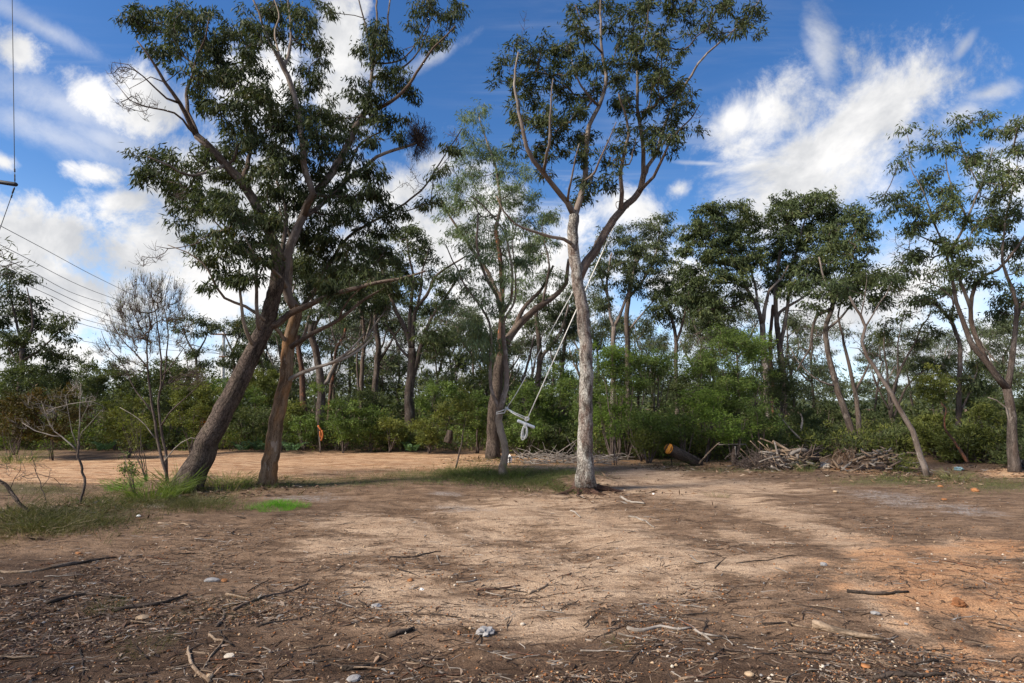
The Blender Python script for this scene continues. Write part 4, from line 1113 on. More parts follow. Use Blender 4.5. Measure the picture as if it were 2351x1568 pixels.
# ------------------------------------------------------------------ slim gums deeper in the wood
proto = []
for s in range(5):
    t = Tree('eucalyptus_tree', 'slim gum tree standing deep in the wood behind the shrubs', 'tree', (1175, 1000), 30, bark='bark_bg', leaf='gum_far', seed=60 + s, group='slim gums deep in the wood')
    r_ = np.random.default_rng(70 + s)
    b = t.base
    k = FPX / 30
    hgt = r_.uniform(6.2, 7.6)

    def q(x, z, y=0):
        X, Y_, Z = x, 30 + y, z + b[2]
        px, py = toPX(np.array([X + b[0], Y_, Z]))
        return (float(px), float(py), y)
    lean = r_.uniform(-.8, .8)
    t.limb([q(0, 0), q(.15 * lean, hgt * .25), q(.5 * lean, hgt * .5), q(lean, hgt * .72)], 5, 2.2, 'trunk', rough=.04, step=.3)
    for i in range(4):
        a = r_.uniform(0, 6.3)
        z0 = hgt * r_.uniform(.42, .72)
        u = (z0 / hgt) * 1.3 * lean * .8
        t.limb([q(u, z0), q(u + .7 * math.cos(a), z0 + .7, .6 * math.sin(a)), q(u + 1.2 * math.cos(a), z0 + 1.7, 1.1 * math.sin(a))], 3.2, 1.3, bark='bark_smooth', step=.3)
    bl = []
    for i in range(24):
        x, y_ = r_.normal(lean * .8, 1.15), r_.normal(0, 1.0)
        p = q(x, hgt * r_.uniform(.36, 1.06), y_)
        bl.append((p[0], p[1], 28, 20, y_, .6))
    C = blobs_to_clusters(bl, 30, .38, 1.15, t.rng)
    t.grow(C, tip=.009, step=.5)
    t.foliage(C, .42, 70, .17, .22, twigs=3, tw_r=.006, droop=1.0)
    proto.append(t.done())


def copy_tree(root, loc, rz, sc, **props):
    c = root.copy()
    COL.objects.link(c)
    c.location = loc
    c.rotation_euler = (0, 0, rz)
    c.scale = (sc, sc, sc)
    for k, v in props.items():
        c[k] = v
    for ch in root.children:
        d = ch.copy()
        COL.objects.link(d)
        d.parent = c
    return c


r_ = np.random.default_rng(99)
WHERE = ['behind the foot of the leaning trunk', 'in the gap between the two big left trunks', 'behind the lower ochre trunk', 'behind the bright lime round bush', 'left of the straight slim trunk', 'right of the very dark bent trunk',
         'left of the broad many limbed gum', 'right of the broad many limbed gum', 'behind the round shrub tree on a thin stem', 'left of the thick dark trunk', 'close behind the thick dark trunk', 'right behind the slender pale tree', 'behind the hanging rope coil',
         'left of the tall grey trunk', 'just right of the tall grey trunk', 'right of the dark straight trunk in the thicket', 'behind the small feathery bush top', 'behind the feathery bright bush in the thicket', 'left of the pink limbed gum', 'behind the pink limbed gum',
         'right of the domed crown gum', 'in the gap left of the crooked forked gum', 'right of the crooked forked gum', 'behind the bare stemmed wattle tree', 'behind the olive treetop bush at the right', 'left of the largest right hand trunk', 'behind the largest right hand trunk', 'at the right edge of the photo']
DEEP = [(590, 33, 1.0), (640, 36, 1.1), (670, 30, .9), (765, 33, 1.05), (800, 38, 1.2), (880, 33, 1.0), (915, 38, 1.2), (990, 34, .95), (1040, 36, 1.05), (1085, 31, .9), (1120, 38, 1.1), (1165, 34, .9), (1210, 38, 1.0),
        (1330, 34, 1.05), (1375, 38, 1.2), (1465, 36, 1.05), (1500, 34, .95), (1600, 33, 1.05), (1640, 37, 1.1), (1700, 33, 1.0), (1830, 32, .95), (1870, 36, 1.05), (2010, 34, .8), (2100, 38, .85), (2170, 33, .75), (2260, 34, .95), (2320, 30, .9), (2380, 28, 1.0)]
for i, (px, Y, sc) in enumerate(DEEP):
    p = W(px, 1000, Y)
    loc = (p[0], Y, float(gh(p[0], Y)))
    if i < 5:
        proto[i].location = loc
        proto[i].scale = (sc, sc, sc)
        proto[i]['label'] = 'slim gum deep in the wood ' + WHERE[i]
    else:
        copy_tree(proto[i % 5], loc, r_.uniform(0, 6.3), sc, label='slim gum deep in the wood ' + WHERE[i])

# unseen gums added outside the frame to shade the front of the clearing
for i, (x, y, sc, lab) in enumerate([(-11.5, -.8, 1.15, 'unseen gum tree added for shade at the far left of the camera'), (-8.6, -4.6, 1.2, 'unseen gum tree added for shade behind the camera on the left'), (-4.6, -6.6, 1.15, 'unseen gum tree added for shade straight behind the camera'), (-.8, -7.6, 1.1, 'unseen gum tree added for shade behind the camera on the right')]):
    copy_tree(proto[i], (x, y, float(gh(x, y))), 1.3 * i, sc, label=lab, group='unseen gums added for shade')


# ------------------------------------------------------------------ shrubs
class Shrub(Tree):
    pass


def shrub(label, px, py, rx, ry, Y, leaf, seed, name='shrub', cr=.22, nl=130, L=.085, w=.36, k=1.05, basey=None, stems=6, flat=.7, droop=-.1, twig='twig', hollow=.55, rz=None, category='shrub', base_px=None, horizontal=0.0, stem_r=1.6):
    bx = base_px if base_px is not None else px
    t = Tree(name, label, category, (bx, 1000), Y, bark=twig, leaf=leaf, twig=twig, seed=seed)
    b = t.base
    bpx, bpy = [float(v) for v in toPX(b)]
    rng = t.rng
    rzm = rz or .8 * rx * Y / FPX
    for i in range(stems):
        a = rng.uniform(-1, 1)
        t.limb([(bpx + rng.normal(0, 2), bpy + 2, rng.normal(0, .08)), (bpx + (px - bpx) * .5 + a * rx * .3, (bpy + py) / 2, rng.normal(0, .2) * rzm), (px + a * rx * .6, py - ry * rng.uniform(-.1, .5), rng.normal(0, .45) * rzm)],
               stem_r, .5, 'stem', join=False, step=.15)
    crp = cr * FPX / Y
    n = max(6, int(k * rx * ry / (crp * crp) * 2.6))
    v = norm(rng.normal(size=(n, 3))) * (hollow + (1 - hollow) * rng.random((n, 1))) * (.78 + .3 * rng.random((n, 1)))
    C = []
    for a in v:
        q = W(px + a[0] * rx, py + a[1] * ry, Y + a[2] * rzm)
        if q[2] > gh(q[0], q[1]) + .05:
            C.append(q)
    C = np.array(C)
    t.grow(C, tip=.003, step=.25, bf=.3)
    t.foliage(C, cr, nl, L, w, twigs=4, droop=droop, flat=flat, tw_r=.003, up=.3, spread=.35, horizontal=horizontal)
    return t.done()


S = 200
SHRUBS = [
    ('dark bush at the left edge under the spreading dark gum', 40, 905, 80, 70, 19, 'bush_dark'),
    ('rust tinged wattle bush low at the far left edge', 25, 965, 70, 55, 17.5, 'bush_rust'),
    ('rust and green wattle bush behind the pale bare sapling', 125, 955, 75, 60, 17.5, 'bush_rust'),
    ('dark conical bush against the sky left of the wispy wattle', 120, 880, 50, 55, 22, 'bush_dark'),
    ('small dark treetop bush between the pale sapling and the wispy wattle', 205, 870, 40, 46, 25, 'bush_dark'),
    ('dark rounded bush behind the wispy wattle', 265, 905, 60, 65, 21, 'bush_dark'),
    ('olive bush behind the lower stems of the wispy wattle', 300, 965, 60, 55, 18, 'bush_olive'),
    ('dark green bush below the flat topped gum left of the pole', 400, 895, 70, 70, 22, 'bush_dark'),
    ('dark olive bush just left of the leaning trunk', 440, 940, 60, 60, 19.5, 'bush_olive'),
    ('green bush hiding the foot of the power pole', 505, 925, 50, 50, 24, 'bush_green'),
    ('grey green bush between the leaning trunk and the ochre trunk', 600, 900, 50, 50, 26, 'bush_olive'),
    ('light green leafy bush right behind the leaning trunk', 560, 930, 50, 36, 24, 'bush_green'),
    ('low dark bush at the track edge between the two big left trunks', 575, 975, 60, 36, 21.5, 'bush_dark'),
    ('pale green shrub between the ochre trunk and the red peeling trunk', 672, 960, 30, 46, 22, 'bush_olive'),
    ('mid green shrub left of the orange scrap across the track', 700, 985, 36, 30, 21, 'bush_green'),
    ('leafy green shrub just right of the orange scrap across the track', 790, 968, 46, 46, 20.5, 'bush_green'),
    ('darker green shrub below the slim straight trunk', 848, 972, 42, 40, 21, 'bush_green'),
    ('green shrub behind the dark forked trunk', 840, 930, 46, 40, 25, 'bush_dark'),
    ('low olive heath bush left of the broad many limbed gum', 895, 990, 45, 26, 20.5, 'bush_olive'),
    ('brownish heath bush right of the broad many limbed gum', 985, 990, 50, 32, 20, 'bush_olive'),
    ('dark green shrub behind the round shrub tree by the track', 1010, 925, 60, 50, 23, 'bush_green'),
    ('green shrub left of the thick dark trunk', 1095, 960, 40, 60, 20, 'bush_green'),
    ('dense green shrub behind the hanging rope coil', 1215, 950, 60, 60, 20, 'bush_green'),
    ('low green shrub below the rope coil', 1200, 1005, 55, 30, 18.5, 'bush_green'),
    ('dark green shrub left of the tall grey trunk', 1285, 930, 45, 80, 20.5, 'bush_green'),
    ('shaded shrub at the gap right of the rope', 1270, 1000, 45, 40, 19, 'bush_dark'),
]
for i, s in enumerate(SHRUBS):
    lab, px, py, rx, ry, Y, lf = s
    shrub(lab, px, py - .12 * ry, rx * 1.08, ry * 1.14, Y, lf, S + i, horizontal=.2)
SHRUBS2 = [
    ('feathery bright bush crown just right of the tall grey trunk', 1405, 830, 60, 36, 17.5, 'bush_bright', 1420),
    ('feathery layered bush with dark bare stems right of the tall grey trunk', 1450, 870, 70, 50, 17.5, 'bush_green', 1440),
    ('small feathery bush top left of the tallest feathery bush', 1520, 850, 45, 40, 18, 'bush_green', 1500),
    ('tall feathery green bush rising above the other bushes', 1690, 800, 62, 52, 18.5, 'bush_green', 1690),
    ('feathery dark bush below the pink limbed gum', 1700, 880, 80, 50, 18, 'bush_green', 1700),
    ('feathery bright bush left of the tallest feathery bush', 1610, 850, 50, 46, 18.5, 'bush_green', 1620),
    ('feathery bush behind the sawn log', 1620, 940, 60, 44, 17, 'bush_bright', 1620),
    ('feathery dark bush at the right end of the bush thicket', 1790, 890, 50, 60, 20, 'bush_dark', 1780),
    ('low bright bush beside the foot of the tall grey trunk', 1405, 960, 45, 50, 17.5, 'bush_bright', 1405),
    ('mid green bush between the tall grey trunk and the sawn log', 1470, 975, 60, 50, 17, 'bush_green', 1470),
    ('low olive bush left of the sawn log', 1490, 1020, 50, 26, 16.5, 'bush_olive', 1490),
    ('dense green bush standing over the sawn log', 1570, 980, 55, 46, 16.8, 'bush_green', 1570),
    ('light green bush over the white topped stump', 1680, 990, 50, 36, 16.2, 'bush_bright', 1680),
    ('tall dark leafy bush filling the thicket behind the feathery bushes', 1580, 900, 60, 56, 20, 'bush_dark', 1580),
    ('broad green bush in the thicket over the level dead branch', 1660, 930, 64, 50, 18, 'bush_green', 1660),
    ('feathery bright bush top at the upper right of the thicket', 1745, 810, 40, 34, 19.5, 'bush_bright', 1740),
    ('green bush low behind the tall grey trunk', 1350, 930, 46, 56, 18.5, 'bush_green', 1350),
    ('dense green bush behind the left brush heap', 1750, 970, 60, 46, 17, 'bush_green', 1745),
]
for i, s in enumerate(SHRUBS2):
    lab, px, py, rx, ry, Y, lf, bp = s
    rx, ry, py = rx * 1.2, ry * 1.25, py - 8
    shrub(lab, px, py, rx, ry, Y, lf, S + 50 + i, base_px=bp, cr=.25, flat=.45, horizontal=.45, hollow=.25, k=1.25, nl=150, stem_r=2.2, L=.068, w=.34)
SHRUBS3 = [
    ('dark bush behind the brush heap roots', 1850, 985, 50, 40, 21, 'bush_dark'),
    ('dark bush in the gap left of the crooked forked gum', 1890, 960, 50, 46, 26, 'bush_dark'),
    ('dark green bush right of the crooked forked gum', 2010, 990, 46, 44, 22, 'bush_dark'),
    ('green bush behind the heap of wood offcuts', 2060, 1010, 50, 36, 19, 'bush_dark'),
    ('round olive treetop bush left of the dark leaning trunk', 2150, 880, 50, 45, 21, 'bush_olive'),
    ('olive bush right behind the thin leaning gum', 2145, 985, 55, 55, 17.5, 'bush_olive'),
    ('olive brown bush behind the thin red dead stem', 2195, 1020, 55, 46, 16.5, 'bush_olive'),
    ('dark bush left of the largest right hand trunk', 2262, 985, 50, 60, 16.5, 'bush_olive'),
    ('dark treetop bush behind the fork of the largest right hand gum', 2285, 940, 50, 40, 20, 'bush_dark'),
    ('dark bush at the right edge of the photo', 2350, 985, 40, 80, 16, 'bush_dark'),
    ('deep shaded low bush at the foot of the largest right hand gum', 2345, 1040, 50, 40, 15, 'bush_dark'),
    ('dark bush against the sky at the far right', 2240, 900, 46, 50, 24, 'bush_dark'),
]
for i, s in enumerate(SHRUBS3):
    lab, px, py, rx, ry, Y, lf = s
    shrub(lab, px, py, rx, ry, Y, lf, S + 80 + i, horizontal=.1)

# shrubs with a character of their own
shrub('round green shrub tree on one thin stem beside the dirt track', 1045, 935, 52, 46, 14.6, 'bush_olive', 330, stems=1, basey=None, base_px=1046, cr=.2, nl=70, hollow=.2, name='shrub_tree', category='shrub', stem_r=2.4)
shrub('bright lime green round bush on a thin stem behind the ochre trunk', 725, 893, 26, 18, 20.5, 'bush_bright', 331, stems=2, base_px=735, cr=.14, nl=60, hollow=.2, L=.05)
shrub('small bush of dead orange leaves left of the leaning trunk', 470, 970, 22, 13, 20, 'dead_leaf', 332, stems=4, cr=.16, nl=30, L=.08)
shrub('small bright upright sapling in front of the feathery bushes', 1409, 985, 7, 22, 16, 'bush_bright', 333, stems=2, cr=.12, nl=50)
shrub('small glossy leaved shrub at the left of the big grass tuft', 300, 1075, 36, 44, 10.6, 'bush_green', 334, stems=7, cr=.14, nl=34, L=.055, w=.32, hollow=.1, base_px=320)
shrub('yellow green wattle foliage low among the wispy wattle stems', 310, 985, 48, 50, 12.5, 'bush_olive', 335, stems=6, cr=.22, nl=46, L=.09, w=.16, hollow=.1, base_px=345)

# the wispy, nearly leafless wattle
t = Tree('wattle_tree', 'wispy nearly leafless wattle with fine upright twigs left of the leaning trunk', 'tree', (384, 1108), bark='twig', leaf='bush_olive', twig='twig', seed=44)
t.limb([(384, 1108), (378, 1085), (366, 1039), (358, 990), (353, 951), (346, 890), (341, 846), (337, 787), (350, 731), (352, 690)], 5.2, 1.4, 'trunk', rough=.03, flare=.1)
t.limb([(378, 1085), (384, 1040), (372, 980), (368, 920), (371, 864), (370, 794), (362, 734), (352, 689), (346, 650), (345, 625)], 4.8, 1.0)
t.limb([(372, 900), (378, 830), (388, 773), (384, 735), (378, 706), (384, 660), (392, 630)], 2.8, .8)
t.limb([(341, 846), (325, 830), (304, 808), (275, 775), (260, 745), (250, 720)], 2.6, .8)
t.limb([(353, 951), (335, 925), (315, 899), (302, 875), (294, 853), (275, 825), (255, 804), (240, 780), (232, 759)], 2.6, .8)
t.limb([(362, 980), (390, 950), (420, 920), (445, 896), (465, 874), (478, 860)], 2.6, .8)
t.limb([(372, 864), (400, 830), (420, 800), (445, 770)], 2.2, .7)
t.limb([(337, 787), (315, 740), (300, 700), (295, 660)], 2.2, .7)
t.limb([(360, 1010), (330, 975), (300, 950), (275, 935)], 2, .6, bark='twig_pale')
t.limb([(372, 1060), (400, 1030), (440, 1005), (470, 1010)], 2, .6, bark='twig_pale')
C = blobs_to_clusters([(345, 660, 50, 34), (300, 700, 40, 40), (265, 740, 30, 34), (390, 680, 40, 40), (340, 720, 60, 40), (290, 770, 45, 36), (400, 740, 36, 36), (340, 780, 60, 34), (250, 800, 20, 24), (425, 780, 26, 26), (420, 860, 40, 30), (300, 830, 40, 24), (450, 860, 26, 20)], t.Y, .13, 1.3, t.rng)
t.grow(C, tip=.0036, rise=.22, bf=.5, wander=.05)
t.foliage(C, .26, 9, .06, .16, twigs=8, up=.9, droop=-.3, tw_r=.0030, flat=1.0, out=(W(350, 830, t.Y), 2.2))
t.done()
# the pale bare sapling
t = Tree('dead_sapling', 'pale bare sapling with a crooked dark foot at the left of the track', 'tree', (186, 1163), bark='twig_pale', leaf='bush_olive', twig='twig_pale', seed=45)
t.limb([(186, 1163), (184, 1142), (190, 1122), (194, 1108), (189, 1084), (182, 1048), (180, 1012)], 4.2, 3.4, 'trunk', bark='bark_bg', rough=.05, step=.06)
t.limb([(180, 1014), (182, 970), (182, 940), (184, 905), (186, 880)], 2.6, 1.)
t.limb([(181, 1040), (168, 1024), (150, 1010), (139, 1002), (124, 990), (112, 976), (100, 950), (95, 920)], 2.8, .8)
t.limb([(139, 1002), (120, 1000), (101, 994), (84, 988), (68, 984), (50, 970)], 2.4, .7)
t.limb([(182, 1000), (190, 985), (198, 976), (215, 960), (234, 940)], 1.8, .6)
t.limb([(180, 1030), (165, 990), (158, 950), (150, 910)], 1.6, .6)
t.limb([(182, 960), (200, 930), (210, 900)], 1.4, .5)
C = blobs_to_clusters([(90, 930, 45, 30), (60, 960, 24, 22), (130, 930, 34, 34), (185, 890, 24, 26), (220, 920, 30, 30), (160, 900, 30, 30), (110, 970, 34, 20)], t.Y, .15, 1., t.rng)
t.grow(C, tip=.003, rise=0)
t.foliage(C, .2, 2, .05, .2, twigs=5, up=.4, tw_r=.0026, out=(W(180, 1010, t.Y), 1.8))
t.done()
t = Tree('dead_sapling', 'thin dark twiggy sapling between the leaning corner stem and the pale sapling', 'tree', (107, 1158), bark='twig', leaf='bush_olive', seed=46)
t.limb([(107, 1158), (104, 1140), (97, 1120), (90, 1095), (86, 1081), (77, 1052), (72, 1035)], 2., .9, 'trunk', step=.06)
t.limb([(86, 1081), (80, 1070), (70, 1062)], 1., .5)
t.limb([(97, 1120), (112, 1100), (118, 1075)], 1., .5)
C = blobs_to_clusters([(75, 1050, 20, 24), (115, 1080, 20, 24), (60, 1090, 24, 24), (140, 1120, 24, 24)], t.Y, .14, 1., t.rng)
t.grow(C, tip=.0025, rise=0)
t.foliage(C, .14, 1, .04, .2, twigs=4, up=.6, tw_r=.002)
t.done()
t = Tree('leaning_stem', 'dark bare stem leaning in from the bottom left corner of the track', 'tree', (86, 1184), bark='bark_iron', leaf='bush_olive', seed=47)
t.limb([(86, 1184), (72, 1170), (54, 1153), (27, 1126), (0, 1102), (-40, 1066, .1), (-90, 1010, .2)], 6.5, 4.5, 'trunk', rough=.04, step=.06)
t.limb([(27, 1126), (35, 1100), (48, 1080), (50, 1050)], 1.4, .5)
t.limb([(30, 1129), (5, 1135), (-30, 1130)], 1.4, .5)
C = blobs_to_clusters([(45, 1060, 24, 30), (20, 1080, 24, 24), (5, 1050, 20, 24)], t.Y, .14, .8, t.rng)
t.grow(C, tip=.0025, rise=0)
t.foliage(C, .14, 2, .05, .2, twigs=4, up=.6, tw_r=.002)
t.done()
# the near wattle whose leafy tips show at the left edge
t = Tree('wattle_tree', 'dark narrow leaved wattle branch tips poking in at the left edge', 'tree', (-230, 1220), bark='bark_bg', leaf='gum_dark', seed=48)
t.limb([(-230, 1220), (-225, 1000), (-200, 800), (-160, 680)], 12, 5, 'trunk', rough=.04, step=.15)
t.limb([(-180, 740), (-100, 660), (-40, 625), (10, 612), (50, 600)], 4, 1)
t.limb([(-150, 680), (-90, 600), (-40, 560), (-15, 530)], 3, 1)
t.limb([(-200, 800), (-120, 720), (-60, 690), (-20, 670)], 3, 1)
C = blobs_to_clusters([(5, 585, 26, 18), (40, 602, 24, 14), (15, 625, 30, 16), (-20, 560, 30, 26), (-60, 600, 50, 50), (-120, 560, 80, 80), (-60, 680, 50, 40), (-200, 600, 90, 100)], t.Y, .18, .7, t.rng)
t.grow(C, tip=.004)
t.foliage(C, .22, 26, .10, .12, twigs=5, droop=-.2)
t.done()

# ------------------------------------------------------------------ undergrowth, far wood, distant ridge
def scatter_leaves(name, kindlabel, pts, mat, cr, nl, L, w, seed, droop=-.2, up=.3, twigs=True):
    rng = np.random.default_rng(seed)
    lv = Leaves()
    tb = Tubes(seed)
    for c in pts:
        n = nl
        v = norm(rng.normal(size=(n, 3)) + np.array([0, 0, up])) * rng.uniform(.3, 1, (n, 1)) * cr * np.array([1, 1, .8])
        d = norm(v) + rng.normal(0, .5, (n, 3)) + np.array([0, 0, -droop])
        lv.add(c + v, d, L * rng.uniform(.6, 1.4, n), w, np.clip(.5 * rng.random() + .5 * rng.random(n), 0, 1), rng)
        if twigs:
            for k in range(3):
                e = c + norm(rng.normal(size=3) + np.array([0, 0, .8])) * cr * .9
                tb.tube(np.array([[c[0], c[1], max(float(gh(c[0], c[1])) - .02, c[2] - cr * 1.2)], (c + e) / 2 + rng.normal(0, .04, 3), e]), [.006, .004, .002], 3)
    add(name, lv.mesh(name, mat), None, (0, 0, 0), kind='stuff')
    if twigs:
        add(name + '_twigs', tb.mesh(name + '_twigs', M['twig']), None, (0, 0, 0), kind='stuff')


r_ = np.random.default_rng(301)
pts = {'bush_dark': [], 'bush_olive': [], 'bush_green': []}
for i in range(2600):
    px = r_.uniform(-150, 2500)
    far = 20.5 if px < 1180 else 18.5 if px < 1330 else 17.2 if px < 1620 else 16.6 if px < 1800 else 17.8 if px < 2150 else 15.6
    Y = far + abs(r_.normal(0, 2.6)) + r_.uniform(0, 1.0)
    x = (px - CX) / FPX * Y * 1.0
    h = r_.uniform(.08, .55) * (1 + .16 * (Y - far))
    key = 'bush_olive' if r_.random() < .42 else 'bush_dark' if (r_.random() < .6 or px > 1830) else 'bush_green'
    pts[key].append(np.array([x, Y, float(gh(x, Y)) + h]))
for k, v in pts.items():
    scatter_leaves('undergrowth', '', v, M[k], .34, 54, .11, .36, hash(k) % 97)
# shaded wood behind the shrubs
pts = []
for i in range(1500):
    Y = r_.uniform(26, 44)
    px = r_.uniform(-250, 2600)
    x = (px - CX) / FPX * Y
    pts.append(np.array([x, Y, float(gh(x, Y)) + abs(r_.normal(0, 1.35 if px < 1150 else 1.1 if px < 1820 else .6)) + .2]))
scatter_leaves('wood_understorey', '', pts, M['bush_dark'], .7, 50, .25, .38, 311)
pts = []
for i in range(1100):
    Y = r_.uniform(50, 95)
    px = r_.uniform(-300, 2650)
    x = (px - CX) / FPX * Y
    top = 5.0 if px < 700 else 4.2
    top *= .72 + .5 * vnoise(np.array([px / 90.]), np.array([Y / 30.]), 5)[0]
    pts.append(np.array([x, Y, r_.uniform(.3, 1.0) ** .6 * top]))
scatter_leaves('far_wood', '', pts, M['gum_far'], 1.5, 46, .38, .32, 312, twigs=False)

# the low ridge on the horizon
n = 160
xs = np.linspace(-700, 700, n)
V, Q = [], []
for i, x in enumerate(xs):
    hgt = 3 + 9 * fbm(np.array([x / 120.]), np.array([.3]), 9, 4)[0]
    V += [(x, 300, -3), (x, 330, hgt * .7), (x, 400, hgt), (x, 520, -3)]
for i in range(n - 1):
    for j in range(3):
        a = i * 4 + j
        Q.append((a, a + 4, a + 5, a + 1))
hm = plain_mat('wooded_ridge', (.055, .068, .045), .95, .05, .35, .25, .3)
add('hills', mk_mesh('hills', V, Q, None, hm, True), None, (0, 0, 0), kind='structure')


# ------------------------------------------------------------------ grass
def blades(rng, centre, n, h, spread, lean, w, lv, z0=None):
    a = rng.uniform(0, 2 * math.pi, n)
    r = np.sqrt(rng.random(n)) * spread
    x, y = centre[0] + r * np.cos(a), centre[1] + r * np.sin(a)
    b = np.stack([x, y, gh(x, y) - .01], -1)
    d = np.stack([np.cos(a) * lean * rng.uniform(.1, 1.2, n), np.sin(a) * lean * rng.uniform(.1, 1.2, n), np.ones(n)], -1) + rng.normal(0, .12, (n, 3))
    L = h * rng.uniform(.45, 1.25, n)
    rn = np.clip(rng.random() * .4 + rng.random(n) * .6, 0, 1)
    # two pieces so that blades arch over
    d = norm(d)
    lv.add(b, d, L * .62, w, rn, rng, .02)
    m = b + d * (L * .55)[:, None]
    d2 = norm(d + np.stack([np.cos(a), np.sin(a), np.zeros(n)], -1) * lean * .7 - np.array([0, 0, .35 * lean]))
    lv.add(m, d2, L * .6, w * .85, rn, rng, .02)


def tuft(label, px, py, n, h, spread, lean, mat, seed, w=.035, name='grass_tuft', category='grass tuft', group=None):
    c = G(px, py)
    rng = np.random.default_rng(seed)
    lv = Leaves()
    blades(rng, c, n, h, spread, lean, w, lv)
    o = add(name, lv.mesh(name, M[mat], c), None, c, label=label, category=category, group=group)
    return o


tuft('big arching grass tuft at the foot of the leaning trunk', 350, 1150, 360, .5, .34, 1.0, 'grass_bright', 401, .030)
tuft('upright grass tuft hard against the left side of the leaning trunk', 405, 1130, 170, .5, .22, .7, 'grass_bright', 402, .034)
tuft('smaller yellow green grass tuft left of the big arching tuft', 285, 1125, 260, .26, .3, .7, 'grass_lush', 403, .03)
c0 = G(640, 1162)
rng = np.random.default_rng(404)
lv = Leaves()
for i in range(60):
    a, r = rng.uniform(0, 6.3), math.sqrt(rng.random())
    blades(rng, (c0[0] + .46 * r * math.cos(a), c0[1] + .34 * r * math.sin(a)), 42, .10 * (1.15 - .5 * r), .07, .5, .05, lv)
add('grass_patch', lv.mesh('grass_patch', M['grass_lush'], c0), None, c0, label='vivid green patch of short lush grass on the bare dirt', category='grass patch')
tuft('grassy clump between the two big left trunks', 520, 1122, 260, .34, .42, .8, 'grass_bright', 405, .034)
tuft('dull grass clump right below the grass between the left trunks', 470, 1165, 380, .24, .4, .7, 'grass_dull', 406, .03)
tuft('spiky grass tuft at the right foot of the slender pale tree', 1185, 1100, 160, .36, .16, .6, 'grass_bright', 407, .024)
tuft('green tuft left of the foot of the slender pale tree', 1075, 1092, 380, .28, .5, .8, 'grass_bright', 408, .03)
tuft('ferny green tuft left of the foot of the tall grey trunk', 1260, 1092, 420, .24, .55, .8, 'grass', 409, .03)
tuft('dull grass tuft in front of the slender pale tree', 1220, 1118, 320, .16, .45, .7, 'grass_dull', 410, .035)
tuft('pale green tuft at the left edge across the track', 42, 1065, 220, .6, .45, 1.1, 'grass_bright', 411, .022)
tuft('green tussock at the bottom left corner by the dark stem', 20, 1195, 420, .30, .38, .7, 'grass_dull', 412, .026)
tuft('tussock of fine grass at the foot of the pale sapling', 205, 1190, 520, .24, .5, .8, 'grass_dull', 413, .022)
tuft('fine grass tussock left of the pale sapling foot', 150, 1195, 420, .2, .45, .8, 'grass_dull', 414, .024)
tuft('heap of dry grey grass at the foot of the dark leaning stem', 75, 1222, 700, .26, .55, 1.3, 'straw', 415, .018)
tuft('bright tuft near the thin leaning gum and wood offcuts', 2055, 1104, 220, .16, .34, .7, 'grass', 416, .04)
tuft('green tuft right of the foot of the thin leaning gum', 2190, 1100, 240, .24, .28, .8, 'grass', 417, .035)
tuft('green tuft in front of the brush heap', 1850, 1084, 160, .28, .2, .6, 'grass', 418, .03)
tuft('yellowish tuft in front of the sawn log', 1552, 1070, 180, .22, .3, .8, 'grass', 419, .035)
tuft('small tuft on bare dirt at the lower left', 240, 1402, 200, .10, .12, .8, 'grass_dull', 420, .04)
tuft('low creeping grass patch on the dark litter', 500, 1405, 420, .07, .34, 1.4, 'grass_dull', 421, .05)
tuft('faint green tuft low in the bottom left litter', 335, 1490, 200, .09, .16, .9, 'grass_dull', 422, .04)
tuft('small green tuft on the path right of the tall grey trunk', 1645, 1142, 140, .08, .2, .8, 'grass', 423, .05)
tuft('tiny green tuft near the pale fallen branches', 1420, 1480, 90, .05, .09, 1.0, 'grass', 424, .06)
tuft('small weedy tuft left of the vivid green patch', 345, 1195, 160, .07, .14, 1., 'grass_dull', 425, .05)

# thin grass nobody could count
rng = np.random.default_rng(430)
lv, lv2 = Leaves(), Leaves()
for (cx, cy, rx, ry, n, h) in [(760, 1108, 180, 12, 240, .10), (980, 1094, 170, 14, 320, .11), (1230, 1100, 120, 20, 700, .13), (1090, 1094, 90, 16, 500, .15), (560, 1112, 120, 14, 200, .14), (100, 1125, 180, 18, 260, .09), (90, 1200, 170, 26, 420, .15),
                              (1700, 1078, 180, 10, 160, .08), (2080, 1104, 180, 12, 260, .09), (2300, 1112, 120, 12, 200, .09), (1500, 1070, 120, 10, 140, .08), (430, 1160, 120, 18, 240, .12), (1000, 1098, 240, 8, 200, .07), (250, 1160, 90, 14, 160, .16), (2250, 1125, 150, 12, 120, .06), (1130, 1060, 100, 10, 90, .12)]:
    for i in range(int(n * 1.5)):
        px, py = rng.normal(cx, rx * .55), rng.normal(cy, ry * .6)
        if py < 1030 or py > 1280:
            continue
        c = G(px, py)
        blades(rng, c, 8, h, .10, .8, .05, lv2 if px < 480 or rng.random() < .4 else lv)
add('dry_grass', lv2.mesh('dry_grass', M['grass_dull']), None, (0, 0, 0), kind='stuff')
add('grass', lv.mesh('grass', M['grass']), None, (0, 0, 0), kind='stuff')

